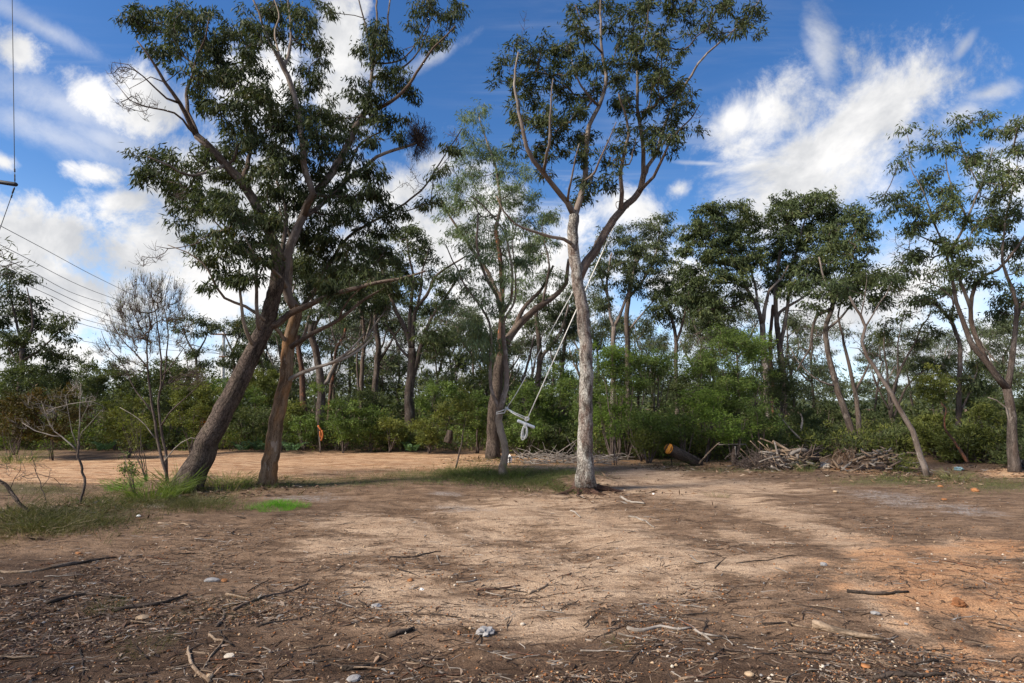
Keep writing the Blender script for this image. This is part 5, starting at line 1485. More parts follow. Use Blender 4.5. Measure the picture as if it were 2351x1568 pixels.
# ferns at the edge of the track
for i, (px, py, lab) in enumerate([(560, 1000, 'grey green fern in the dark gap between the two left trunks'), (600, 998, 'fern nearest the ochre trunk across the track'), (672, 1006, 'fern at the right of the ochre trunk across the track'), (240, 1030, 'blue green fern across the track right of the pale sapling'), (945, 1010, 'small fern below the broad many limbed gum')]):
    c = W(px, py, 20.2)
    c[2] = float(gh(c[0], c[1]))
    rng = np.random.default_rng(440 + i)
    lv = Leaves()
    for f in range(11):
        a = rng.uniform(0, 6.3)
        ln = rng.uniform(.5, .8)
        s = np.linspace(.15, 1, 16)
        st = np.stack([np.cos(a) * s * ln, np.sin(a) * s * ln, .5 * np.sin(s * 2.4) * ln], -1) + c
        for sg in (-1, 1):
            d = np.stack([-np.sin(a) * sg * np.ones(16), np.cos(a) * sg * np.ones(16), -.1 * np.ones(16)], -1) + np.array([math.cos(a), math.sin(a), 0]) * .35
            lv.add(st, d, .17 * (1.1 - s), .35, np.clip(rng.random() * .5 + rng.random(16) * .4, 0, 1), rng, .0)
    fr = thing('fern', lab, 'fern', c)
    add('fronds', lv.mesh('fronds', M['fern'], c), fr, kind='stuff')

# ------------------------------------------------------------------ rope swing
M['rope'] = plain_mat('white_rope', (.80, .78, .72), .8, .2, .08, 60, .2)
M['pipe'] = plain_mat('white_painted_bar', (.82, .84, .84), .5, .4, .05, 20, .05)
YR = 12.7
lim = W(1428, 470, 12.9)
sw = thing('rope_swing', 'white rope swing with a short bar and hanging coil tied to the slender tree', 'rope swing', W(1205, 962, YR))
so = np.array(sw.location)


def rope(P, r=.011, parent=sw, name='rope', o=so, ns=6, mat='rope'):
    tb = Tubes(3)
    tb.tube(np.array(P), r, ns, 0, cap=True)
    return add(name, tb.mesh(name, M[mat], o), parent)


YT = G(1156, 1092)[1] + .1
k1 = W(1163, 938, YT + .1)
top1, top2 = W(1424, 474, 12.95), W(1433, 468, 13.0)
rope([k1, W(1187, 901, YT + .25), top1], .010)
k2 = W(1211, 961, YR)
rope([k2, W(1258, 856, YR + .25), top2], .011)
# turns of rope over the limb
for p in (top1, top2):
    a = np.linspace(0, 2 * math.pi, 15)
    ax = norm(np.array([.55, .3, .6]))
    u = norm(np.cross(ax, [0, 1, .2]))
    v = np.cross(ax, u)
    rope([p + (u * math.cos(q) + v * math.sin(q)) * .135 + ax * .02 * q / 6 for q in a], .011)
rope([k1, W(1180, 950, YR - .1), W(1205, 962, YR)], .015)
rope([k1 + np.array([0, 0, .012]), W(1183, 948, YR - .05), W(1207, 958, YR)], .010)
# loops round the slender trunk
tc = W(1148.5, 944, YT - .1)
for dz, tl in ((0, -.35), (-.05, -.15)):
    a = np.linspace(0, 2 * math.pi, 19)
    rope([tc + np.array([.092 * math.cos(q), .092 * math.sin(q), dz + tl * .09 * math.cos(q + math.pi)]) for q in a], .010)
rope([tc + np.array([.09, -.02, -.05]), W(1160, 943, YT), k1], .010)
# knots
for kp, s in ((k1, .030), (W(1209, 962, YR - .02), .036), (k2, .028)):
    tb = Tubes(4)
    a = np.linspace(0, 4.2 * math.pi, 30)
    tb.tube(np.array([kp + s * np.array([math.cos(q) * (1 + .3 * math.cos(1.5 * q)), .7 * math.sin(1.5 * q), math.sin(q) * (1 + .3 * math.cos(1.5 * q))]) for q in a]), .011, 5)
    add('knot', tb.mesh('knot', M['rope'], so), sw)
b0, b1 = W(1188, 965.5, YR - .04), W(1227, 981.5, YR + .04)
tb = Tubes(6)
tb.tube(np.array([b0, b0 * .98 + b1 * .02, (b0 + b1) / 2, b0 * .02 + b1 * .98, b1]), [.031, .035, .035, .035, .031], 12, 0, cap=True)
add('handle', tb.mesh('handle', M['pipe'], so), sw)
rng = np.random.default_rng(8)
topc = W(1206, 972, YR - .05)
for i in range(9):
    yaw = rng.uniform(-.9, .9)
    hgt = .33 + rng.uniform(-.05, .03)
    wd = .062 + .012 * rng.random()
    P = []
    for q in np.linspace(0, 2 * math.pi, 22):
        s = .5 - .5 * math.cos(q)
        x = wd * math.sin(q) * s ** .35
        P.append(topc + np.array([x * math.cos(yaw) - .03 * s + .007 * (i - 4) * s, x * math.sin(yaw) + .01 * (i - 4) * s, -hgt * s]))
    rope(P, .0115, name='coil_loop', ns=5)
tb = Tubes(9)
for i in range(4):
    tb.tube(np.array([topc + np.array([.03 * math.cos(q), .03 * math.sin(q), -.05 - .018 * i + .01 * q / 6]) for q in np.linspace(0, 6.3, 13)]), .0085, 5)
add('coil_wrap', tb.mesh('coil_wrap', M['rope'], so), sw)

# ------------------------------------------------------------------ power pole, wires, stay
M['pole'] = plain_mat('weathered_pole', (.50, .49, .47), .8, .2, .15, 6, .3)
M['arm'] = plain_mat('rusty_crossarm', (.13, .075, .055), .8, .2, .25, 20, .3)
M['insul'] = plain_mat('insulator_glaze', (.34, .38, .40), .3, .5, .1, 20, .05)
M['wire'] = plain_mat('dark_wire', (.035, .036, .042), .6, .3, .1, 30, .0)
YP = 45.
pb = W(511, 960, YP)
pb[2] = float(gh(pb[0], pb[1]))
pole = thing('power_pole', 'weathered grey power pole with two crossarms behind the leaning trunk', 'power pole', pb)
ptop = W(514, 760, YP)
tb = Tubes(1)
P = np.linspace(pb - np.array([0, 0, .2]), ptop, 14)
tb.tube(P, np.linspace(.15, .11, 14), 14, .012, cap=True)
add('pole', tb.mesh('pole', M['pole'], pb), pole)


def beam(name, a, b, w, h, mat, o, parent, **kw):
    a, b = np.array(a), np.array(b)
    d = norm(b - a)
    s = norm(np.cross(d, [0, 0, 1])) * w / 2
    u = norm(np.cross(s, d)) * h / 2
    V = []
    for c in (a, b):
        V += [c + s + u, c - s + u, c - s - u, c + s - u]
    V = np.array(V) - o
    Q = [(0, 1, 2, 3), (7, 6, 5, 4), (0, 4, 5, 1), (1, 5, 6, 2), (2, 6, 7, 3), (3, 7, 4, 0)]
    return add(name, mk_mesh(name, V, Q, None, M[mat]), parent, **kw)


for (x0, x1, y) in ((484, 534, 767), (503, 535, 819)):
    beam('crossarm', W(x0, y, YP - .18), W(x1, y + (1 if x0 < 490 else 0), YP - .18), .10, .12, 'arm', pb, pole)
ins = []
for (x, y) in ((487, 763), (526, 764), (534, 765), (505, 816), (521, 816), (533, 816)):
    c = W(x, y, YP - .18)
    zz_ = np.array([-.16, -.12, -.12, -.06, -.06, 0, 0, .05, .05, .12])
    rr_ = np.array([.10, .12, .06, .06, .13, .13, .07, .07, .10, .05])
    if y > 800:
        zz_, rr_ = zz_ * .6 + .03, rr_ * .45
    tb = Tubes(2)
    tb.tube(np.stack([np.full(10, c[0]), np.full(10, c[1]), c[2] + .06 + zz_], -1), rr_, 12, 0, cap=True)
    add('insulator', tb.mesh('insulator', M['insul'], pb), pole)
    ins.append(c + np.array([0, 0, .1]))
WIRES = [((59, 549), (260, 655), 0, 'topmost'), ((0, 562), (252, 682), 1, 'second'), ((24, 600), (232, 694), 2, 'third'), ((0, 608), (252, 724), 3, 'fourth'),
         ((90, 667), (244, 734), 4, 'fifth'), ((90, 692), (236, 745), 5, 'sixth'), ((95, 704), (236, 757), 3, 'seventh'), ((181, 775), (244, 792), 4, 'lowest')]
for i, (a, b, k, nm) in enumerate(WIRES):
    Yb = 31.
    pbm = W(b[0], b[1], Yb)
    Ya = 31 - (b[0] - a[0]) / 20.
    pa = W(a[0], a[1], Ya)
    ext = pa + (pa - pbm) * (1.6 if a[0] > 20 else .7)
    S = spline(np.array([ext, pa, pbm, ins[k]]), 1.2)
    tb = Tubes(i)
    tb.tube(S - ins[k], .012, 5)
    lab = {'topmost': 'topmost thin power wire slanting down across the left clouds', 'lowest': 'lowest thin power wire, just above the dark left treetops'}.get(nm, nm + ' power wire from the top, slanting down left of the pole')
    add('power_wire', tb.mesh('power_wire', M['wire']), None, ins[k], label=lab, category='power wire', group='power wires left of the pole')

YS = 9.0
st = thing('stay_wire', 'dark stay wire with a short black strut at the upper left edge', 'stay wire', W(37, 422, YS))
so = np.array(st.location)
tb = Tubes(1)
tb.tube(np.array([W(24, -60, YS), W(28, 0, YS), W(31, 200, YS), W(33.5, 386, YS)]), .0055, 6, 0)
add('upper_wire', tb.mesh('upper_wire', M['wire'], so), st)
tb = Tubes(1)
tb.tube(np.array([W(34, 430, YS), W(30, 440, YS), W(26, 452, YS), W(0, 525, YS), W(-25, 600, YS)]), .0055, 6, 0)
add('lower_wire', tb.mesh('lower_wire', M['wire'], so), st)
tb = Tubes(1)
tb.tube(np.array([W(-60, 406, YS), W(0, 418, YS), W(36, 423.5, YS), W(38.5, 424, YS)]), [.035, .035, .036, .026], 12, 0, cap=True)
add('strut', tb.mesh('strut', M['wire'], so), st)
for (a, b, r) in (((33.5, 386), (34, 396), .012), ((33.8, 398), (34.2, 418), .010), ((33.5, 430), (28, 445), .014), ((28, 446), (25.5, 455), .012)):
    tb = Tubes(1)
    p, q = W(*a, YS), W(*b, YS)
    tb.tube(np.linspace(p, q, 5), [r * .5, r, r * .8, r, r * .5], 7, 0, cap=True)
    add('turnbuckle', tb.mesh('turnbuckle', M['wire'], so), st)

# ------------------------------------------------------------------ sawn log
m, t_ = new_mat('sawn_wood')
ob = t_.n('ShaderNodeTexCoord').outputs['Object']
n1 = t_.noise(ob, 14., 4.0, .6)
rg = t_.n('ShaderNodeTexWave', {'Vector': ob, 'Scale': 18., 'Distortion': 3.0, 'Detail': 2.0}, wave_type='RINGS').outputs['Fac']
c_ = t_.mix(t_.smooth(rg, .2, .8), (.46, .16, .02), (.58, .25, .04))
sx_ = t_.n('ShaderNodeSeparateXYZ', {0: ob})
u_ = t_.math('ADD', t_.math('ADD', sx_.outputs[0], t_.math('MULTIPLY', sx_.outputs[2], -.55)), t_.math('MULTIPLY', t_.math('SUBTRACT', n1, .5), .10))
for c0, w0 in ((-.05, .024), (.045, .010)):
    c_ = t_.mix(t_.smooth(t_.math('ABSOLUTE', t_.math('SUBTRACT', u_, c0)), w0, w0 * .5), c_, (.03, .018, .012))
p_ = t_.n('ShaderNodeBsdfPrincipled', {'Base Color': c_, 'Roughness': .8, 'Specular IOR Level': .2})
t_.n('ShaderNodeOutputMaterial', {'Surface': p_.outputs[0]})
M['sawn'] = m
YL = 15.3
f0 = W(1534.5, 1030, YL)
f1 = W(1592, 1058, YL + .5)
log = thing('sawn_log', 'thick charred log propped up with its orange sawn face towards the clearing', 'log', f0)
tb = Tubes(17)
ax = norm(f1 - f0)
tb.tube(np.array([f0 + ax * .012, f0 + ax * .2, f0 + ax * .5, f1, f1 + ax * .25]), [.145, .15, .148, .135, .12], 20, .07)
add('bark', tb.mesh('bark', M['bark_iron'], f0), log)
tb = Tubes(17)
fn = norm(ax * 1 + np.array([.0, .9, .12]))
tb.tube(np.array([f0 - ax * .006, f0 + ax * .02]), [.138, .140], 20, .02, cap=True)
add('sawn_face', tb.mesh('sawn_face', M['sawn'], f0, smooth=False), log)
g0 = W(1544, 1072, YL)
tb = Tubes(1)
tb.tube(np.array([[g0[0], g0[1], float(gh(g0[0], g0[1])) - .05], W(1541, 1052, YL + .1)]), .013, 6)
add('prop_stick', tb.mesh('prop_stick', M['bark_charred'], f0), log)


# ------------------------------------------------------------------ fallen branches, heaps, stones
def stick(label, pts, r0, r1, mat, seed=0, Y=None, lift=0.0, parent=None, name='fallen_branch', category='fallen branch', group=None, fork=None):
    """a stick lying on the ground through pixels; radii in metres"""
    P = []
    for q in pts:
        p = G(q[0], q[1]) if Y is None else W(q[0], q[1], Y + (q[2] if len(q) > 2 else 0))
        P.append(p)
    P = np.array(P)
    if Y is None:
        P[:, 2] += max(r0, r1) * .7 + lift
    S = spline(P, .05)
    rng = np.random.default_rng(seed)
    if Y is None and len(S) > 3:
        S[:, 2] = gh(S[:, 0], S[:, 1]) + max(r0, r1) * .6 + lift
        S[1:-1] += rng.normal(0, .25 * max(r0, r1), S[1:-1].shape) * np.array([1, 1, .4])
    tb = Tubes(seed)
    tb.tube(S, np.linspace(r0, r1, len(S)), 7, .10, cap=True)
    for (i, pp, a, b) in (fork or []):
        F = np.array([S[int(i * (len(S) - 1))]] + [G(*z) + np.array([0, 0, a + lift]) for z in pp])
        tb.tube(spline(F, .05), np.linspace(a, b, len(spline(F, .05))), 5, .1, cap=True)
    o = S[0] if parent is None else np.array(parent.location)
    return add(name, tb.mesh(name, M[mat], o), parent, None if parent is not None else o, **({} if parent is not None else dict(label=label, category=category, group=group)))


ST = [
    ('pale crooked branch in the twig pile at the lower right of centre', [(1440, 1444), (1474, 1450), (1517, 1440), (1557, 1447), (1590, 1444)], .016, .008, 'bark_dead'),
    ('white stick pointing out of the right end of the lower right twig pile', [(1560, 1425), (1585, 1440), (1610, 1457), (1660, 1464)], .013, .008, 'bark_dead'),
    ('short white stick crossing the right end of the twig pile', [(1612, 1456), (1638, 1478)], .011, .007, 'bark_dead'),
    ('dark thin branch under the pale branch in the twig pile', [(1380, 1430), (1460, 1428), (1540, 1432), (1600, 1470), (1700, 1466)], .008, .004, 'bark_charred'),
    ('thick weathered log end half sunk in the dirt at lower right', [(1868, 1442), (1905, 1450), (1940, 1458), (1985, 1468), (2030, 1474)], .036, .012, 'bark_tan'),
    ('thin pale branch leading right from the half sunk log end', [(1990, 1462), (2030, 1470), (2062, 1462)], .010, .005, 'bark_dead'),
    ('dark straight stick half buried in the orange sand', [(1945, 1361), (1985, 1364), (2030, 1366), (2086, 1362)], .020, .010, 'bark_charred'),
    ('short pale stick in the middle of the foreground', [(1047, 1339), (1070, 1338), (1095, 1332)], .010, .008, 'bark_dead'),
    ('long reddish brown stick below the short pale stick', [(1094, 1357), (1150, 1353), (1194, 1346)], .013, .006, 'bark_red'),
    ('grey stick with a green sprig right of the reddish stick', [(1214, 1364), (1238, 1354), (1258, 1343)], .014, .011, 'bark_tan'),
    ('thin pale stick just under the reddish brown stick', [(1115, 1360), (1140, 1366), (1155, 1369)], .006, .004, 'bark_dead'),
    ('bent pale branch on the sandy path right of centre', [(1444, 1187), (1477, 1196), (1502, 1212)], .016, .009, 'bark_dead'),
    ('short white branch piece on the sandy path below the tall trunk', [(1310, 1174), (1322, 1178), (1332, 1188)], .016, .010, 'bark_dead'),
    ('thick pale branch piece right of the foot of the tall trunk', [(1425, 1142), (1445, 1153), (1480, 1159)], .026, .014, 'bark_dead'),
    ('grey branch lying right of the pale branch piece by the tall trunk', [(1440, 1130), (1480, 1133), (1500, 1130)], .014, .010, 'bark_tan'),
    ('dark curved stick left of centre', [(894, 1280), (930, 1281), (960, 1278), (990, 1270), (1012, 1266)], .012, .006, 'bark_charred'),
    ('small white curved twig at the right end of the dark curved stick', [(1003, 1277), (1006, 1286), (1012, 1294)], .009, .006, 'bark_dead'),
    ('long grey branch at the left edge of the foreground', [(-10, 1314), (40, 1316), (90, 1311), (135, 1298)], .016, .012, 'bark_tan'),
    ('long black branch continuing the grey branch at the left', [(118, 1304), (170, 1296), (220, 1288), (268, 1282)], .024, .008, 'bark_charred'),
    ('black strip of bark left of the small tuft', [(107, 1388), (150, 1376), (195, 1366), (240, 1370), (283, 1376)], .020, .008, 'bark_charred'),
    ('dark wide strip of bark right of the small tuft', [(262, 1404), (310, 1396), (370, 1388), (430, 1368)], .022, .008, 'bark_charred'),
    ('long straight brown branch slanting across the left foreground', [(535, 1402), (583, 1381), (640, 1364), (708, 1342)], .015, .007, 'bark_brown'),
    ('pale strip of bark above the long brown branch', [(518, 1366), (545, 1370), (572, 1375)], .013, .008, 'bark_tan'),
    ('curved tan stick at the bottom left centre', [(433, 1487), (434, 1510), (445, 1534), (462, 1552), (482, 1568)], .010, .013, 'bark_tan'),
    ('dark crooked branch left of the long brown branch', [(497, 1440), (510, 1426), (514, 1408), (508, 1395)], .013, .007, 'bark_brown'),
    ('crooked grey twig with two forks at the bottom left centre', [(480, 1458), (495, 1470), (512, 1472), (500, 1490), (480, 1512), (468, 1536)], .010, .005, 'bark_tan'),
    ('thin dark twig standing out at the bottom left', [(183, 1490), (190, 1520), (192, 1562)], .007, .005, 'bark_charred'),
    ('dark grey branch along the bottom edge at the left', [(250, 1564), (300, 1556), (362, 1546)], .011, .007, 'bark_brown'),
    ('pale strip of bark with a green tinge near the vivid patch', [(363, 1202), (400, 1203), (437, 1206)], .016, .010, 'bark_tan'),
    ('tangle of black root along the bottom edge at the right', [(2010, 1562), (2060, 1552), (2110, 1558), (2170, 1552)], .020, .010, 'bark_charred'),
    ('grey bent stick at the bottom edge right of centre', [(1560, 1562), (1600, 1556), (1640, 1542)], .011, .008, 'bark_tan'),
    ('black burnt stick at the bottom centre left', [(892, 1464), (920, 1456), (950, 1446)], .022, .014, 'bark_charred'),
    ('long thin dark branch across the right of the path', [(1690, 1294), (1750, 1288), (1800, 1278), (1842, 1275)], .007, .004, 'bark_charred'),
    ('white crooked twig on the dirt right of centre', [(1585, 1277), (1600, 1290), (1618, 1295)], .009, .006, 'bark_dead'),
    ('small white stick by the dark stain on the right path', [(1780, 1306), (1795, 1310), (1808, 1315)], .008, .006, 'bark_dead'),
    ('black flat scrap of burnt wood in the bottom left corner of the centre', [(785, 1540), (820, 1538), (850, 1532)], .020, .010, 'bark_charred'),
    ('forked pale stick on the path above the pile of twigs', [(1420, 1456), (1470, 1467), (1500, 1472)], .008, .005, 'bark_dead'),
    ('grey stick with a knob left of the dark root tangle', [(1800, 1430), (1830, 1440), (1860, 1445)], .009, .006, 'bark_tan'),
    ('long dark branch at the left below the long grey branch', [(-10, 1350), (40, 1346), (80, 1338), (100, 1336)], .014, .008, 'bark_charred'),
    ('dark twiggy branch in the litter right of the grass', [(590, 1440), (640, 1428), (690, 1420), (720, 1410)], .010, .004, 'bark_charred'),
]
for i, (lab, pts_, a, b, mt) in enumerate(ST):
    stick(lab, pts_, a * .95, b * .9, mt, 500 + i)

# loose sticks like one another
rng = np.random.default_rng(601)
smats = ['bark_charred', 'bark_brown', 'bark_tan', 'bark_dead', 'bark_red']
base_st = []
for k in range(14):
    ln = 1.0
    P = np.stack([np.linspace(-.5, .5, 7) * ln, np.cumsum(rng.normal(0, .03, 7)), np.full(7, .0)], -1)
    P[:, 2] += rng.normal(0, .008, 7)
    tb = Tubes(k)
    tb.tube(P, np.linspace(.022, .010, 7) * rng.uniform(.7, 1.2), 5, .1, cap=True)
    if k % 2:
        tb.tube(np.array([P[3], P[3] + np.array([.12, .09, .02]), P[3] + np.array([.25, .12, .02])]), [.012, .008, .005], 4)
    base_st.append(tb.mesh('fallen_stick', M[smats[(k * 3) % 5 if k % 3 else 0]]))
n = 0
while n < 240:
    px, py = rng.uniform(-20, 2370), 1120 + 448 * rng.random() ** .8
    x, y = gflat(px, py)
    zs = [float(z) for z in zone(SAND, np.array([px]), np.array([py]), np.array([1.]))]
    if rng.random() < .45 * zs[0]:
        continue
    z = float(gh(x, y))
    L_ = rng.uniform(.10, .38)
    o = add('fallen_stick', base_st[rng.integers(14)], None, (x, y, z + .008), label='loose stick lying among the litter on the bare dirt', category='stick', group='loose sticks on the bare dirt')
    o.rotation_euler = (rng.normal(0, .08), rng.normal(0, .08), rng.normal(.1, .7) if rng.random() < .7 else rng.uniform(0, 6.3))
    o.scale = (L_, L_, L_ * .9)
    n += 1

# stones
M['stone_tan'] = plain_mat('stone_tan', (.36, .26, .17), .85, .2, .3, 14, .5)
M['stone_orange'] = plain_mat('stone_orange', (.28, .125, .052), .85, .2, .35, 14, .5)
M['stone_grey'] = plain_mat('stone_grey', (.26, .25, .25), .85, .2, .25, 18, .5)
M['stone_cream'] = plain_mat('stone_cream', (.52, .45, .37), .85, .2, .2, 14, .4)
M['clod'] = plain_mat('red_clod', (.19, .085, .04), .95, .1, .3, 20, .6)
M['blue_plastic'] = plain_mat('pale_blue_plastic', (.22, .33, .36), .5, .4, .3, 15, .2)
M['paper'] = plain_mat('white_paper', (.80, .81, .82), .7, .2, .05, 30, .2)
M['teal'] = plain_mat('teal_plastic', (.02, .17, .17), .4, .4, .3, 12, .3)
M['black_bag'] = plain_mat('black_plastic', (.02, .02, .022), .35, .5, .3, 20, .3)


def rock_mesh(name, seed, mat, sx=1, sy=1, sz=.6, sub=2, rough=.22):
    import bmesh
    bm = bmesh.new()
    bmesh.ops.create_icosphere(bm, subdivisions=sub, radius=1)
    rg = np.random.default_rng(seed)
    dirs = norm(rg.normal(size=(7, 3)))
    cut = rg.uniform(.6, .95, 7)
    for v in bm.verts:
        c = np.array(v.co)
        for d, k in zip(dirs, cut):
            s = c @ d - k
            if s > 0:
                c = c - d * s * .85
        c = c * (1 + rg.normal(0, rough * .18))
        v.co = c * np.array([sx, sy, sz])
    me = bpy.data.meshes.new(name)
    bm.to_mesh(me)
    bm.free()
    me.materials.append(M[mat])
    return me


def stone(label, px, py, wpx, mat, seed, name='stone', category='stone', sz=.6, sy=.8, **kw):
    c = G(px, py)
    s = wpx * np.linalg.norm(c - np.array([0, 0, EYE])) / FPX / 2
    o = add(name, rock_mesh(name, seed, mat, s, s * sy, s * sz, **kw), None, c + np.array([0, 0, s * sz * .35]), label=label, category=category)
    o.rotation_euler = (0, 0, random.uniform(0, 6))
    return o


for i, (lab, px, py, wp, mt, kw) in enumerate([
    ('crumbly pale grey clay lump at the bottom centre', 1115, 1455, 48, 'stone_grey', dict(sz=.35, sub=3, rough=.9)),
    ('smaller grey clay lump left of the crumbly one', 862, 1393, 26, 'stone_grey', dict(sz=.4, rough=.7)),
    ('rounded tan stone right of the crumbly clay lump', 1200, 1435, 13, 'stone_cream', {}),
    ('yellow orange stone left of the paper scrap', 942, 1334, 17, 'stone_orange', {}),
    ('flat grey stone beside an orange one at the left', 487, 1334, 34, 'stone_grey', dict(sz=.3, sy=.5)),
    ('smooth orange stone beside the flat grey one', 515, 1335, 18, 'stone_orange', {}),
    ('pinkish flat stone in the left litter', 327, 1419, 24, 'stone_tan', dict(sz=.35)),
    ('cream stone at the bottom left centre', 527, 1510, 22, 'stone_cream', {}),
    ('rust coloured stone at the end of the long brown branch', 483, 1400, 14, 'stone_orange', {}),
    ('orange chip of rock at the left', 180, 1271, 20, 'stone_orange', dict(sz=.3, sy=.5)),
    ('grey stone on the right path', 1890, 1299, 18, 'stone_grey', {}),
    ('red earth clod on the right of the foreground', 2202, 1388, 28, 'clod', dict(sub=3, rough=.6)),
    ('orange rock at the far right beyond the ash', 2160, 1119, 13, 'stone_orange', {}),
    ('orange brown lump of rock right of the ash patch', 2238, 1128, 20, 'stone_orange', {}),
    ('flat orange stone on the edge of the ash patch', 2168, 1148, 14, 'stone_orange', dict(sz=.4)),
    ('tan rock on the path in front of the heaps', 1918, 1130, 13, 'stone_tan', dict(sz=.5)),
    ('pale gnarled block of wood in front of the root plate', 1896, 1074, 27, 'stone_cream', dict(sub=3, rough=.8)),
    ('white chip lying in front of the pale gnarled block', 1899, 1093, 7, 'stone_cream', {}),
    ('orange soil heap in front of the wood offcuts', 1935, 1078, 36, 'stone_orange', dict(sz=.25, sub=3)),
    ('dark stone near the bottom right corner', 2010, 1412, 18, 'stone_grey', dict(sz=.4)),
    ('rounded tan stone near the bottom edge right of centre', 1720, 1550, 18, 'stone_tan', {}),
    ('cream stone near the bottom right root tangle', 1888, 1532, 13, 'stone_cream', {}),
    ('flat yellow stone at the bottom right', 1985, 1530, 26, 'stone_orange', dict(sz=.3)),
    ('grey stone at the bottom edge at the left', 480, 1556, 20, 'stone_tan', {}),
    ('long grey stone at the bottom left centre edge', 812, 1562, 34, 'stone_grey', dict(sz=.4)),
]):
    stone(lab, px, py, wp * (.8 if mt == 'stone_orange' else .95), mt, 700 + i, **kw)
base_sn = [rock_mesh('pebble', 760 + k, ['stone_tan', 'stone_orange', 'stone_cream', 'stone_grey', 'clod', 'stone_orange'][k % 6], 1, .8, .6, 1, .3) for k in range(18)]
n = 0
while n < 260:
    px, py = rng.uniform(-20, 2370), 1150 + 415 * rng.random() ** .7
    c = G(px, py)
    s = rng.uniform(.007, .017)
    o = add('pebble', base_sn[rng.integers(18)], None, c + np.array([0, 0, s * .3]), label='small loose pebble on the bare dirt', category='pebble', group='loose pebbles on the bare dirt')
    o.scale = (s, s, s)
    o.rotation_euler = (rng.normal(0, .3), rng.normal(0, .3), rng.uniform(0, 6.3))
    n += 1
# scraps
for lab, px, py, s, mt, nm, cat in [('crumpled white paper scrap in the middle of the foreground', 969, 1355, 9, 'paper', 'paper_scrap', 'litter'),
                                    ('white scraps at the edge of the fine grass tussock', 318, 1185, 9, 'paper', 'paper_scrap', 'litter'),
                                    ('small white scrap right of the foot of the tall trunk', 1500, 1135, 6, 'paper', 'paper_scrap', 'litter'),
                                    ('teal plastic sheet crumpled left of the largest right hand trunk', 2285, 1055, 34, 'teal', 'plastic_sheet', 'plastic sheet'),
                                    ('pale blue plastic scrap on the grass near the thin dead stem', 2202, 1080, 17, 'blue_plastic', 'plastic_bag', 'plastic bag'),
                                    ('black rubbish bag at the right edge by the largest trunk', 2345, 1078, 44, 'black_bag', 'rubbish_bag', 'rubbish bag')]:
    c = G(px, py)
    sz = s * c[1] / FPX / 2
    o = add(nm, rock_mesh(nm, int(px), mt, sz, sz * .8, sz * .6, 3, 1.1), None, c + np.array([0, 0, sz * .35]), label=lab, category=cat)
# black and white rag
c = W(1168.5, 1030, 17.0)
c[2] = float(gh(c[0], c[1]))
rg_ = thing('rag', 'small black and white rag on the ground right behind the slender pale trunk', 'rag', c)
add('white_cloth', rock_mesh('white_cloth', 5, 'paper', .085, .07, .11, 3, 1.0), rg_, (0, 0, .11))
add('black_stripe', rock_mesh('black_stripe', 6, 'black_bag', .035, .03, .085, 2, .6), rg_, (.02, -.06, .12))
# orange scrap hanging across the track
c = W(736, 995, 20.3)
os_ = thing('bark_scrap', 'bright orange torn strip of bark hanging beside the dark forked trunk', 'bark strip', c)
M['orange'] = plain_mat('orange_bark', (.42, .13, .04), .7, .2, .3, 20, .2)
tb = Tubes(3)
for pp in ([(730, 977), (734, 983), (738, 989)], [(739, 988), (741, 996), (740, 1004), (737, 1012)], [(735, 990), (735, 998), (737, 1006)]):
    tb.tube(spline(np.array([W(a, b, 20.3) for a, b in pp]), .05), .032, 6, .1, cap=True)
add('torn_strip', tb.mesh('torn_strip', M['orange'], c), os_)


def heap(name, label, category, base, items, Y):
    c = G(*base)
    h = thing(name, label, category, c)
    for i, (nm, pts_, a, b, mt) in enumerate(items):
        stick(None, pts_, a, b, mt, 800 + i + int(base[0]), Y=Y, parent=h, name=nm)
    return h, c


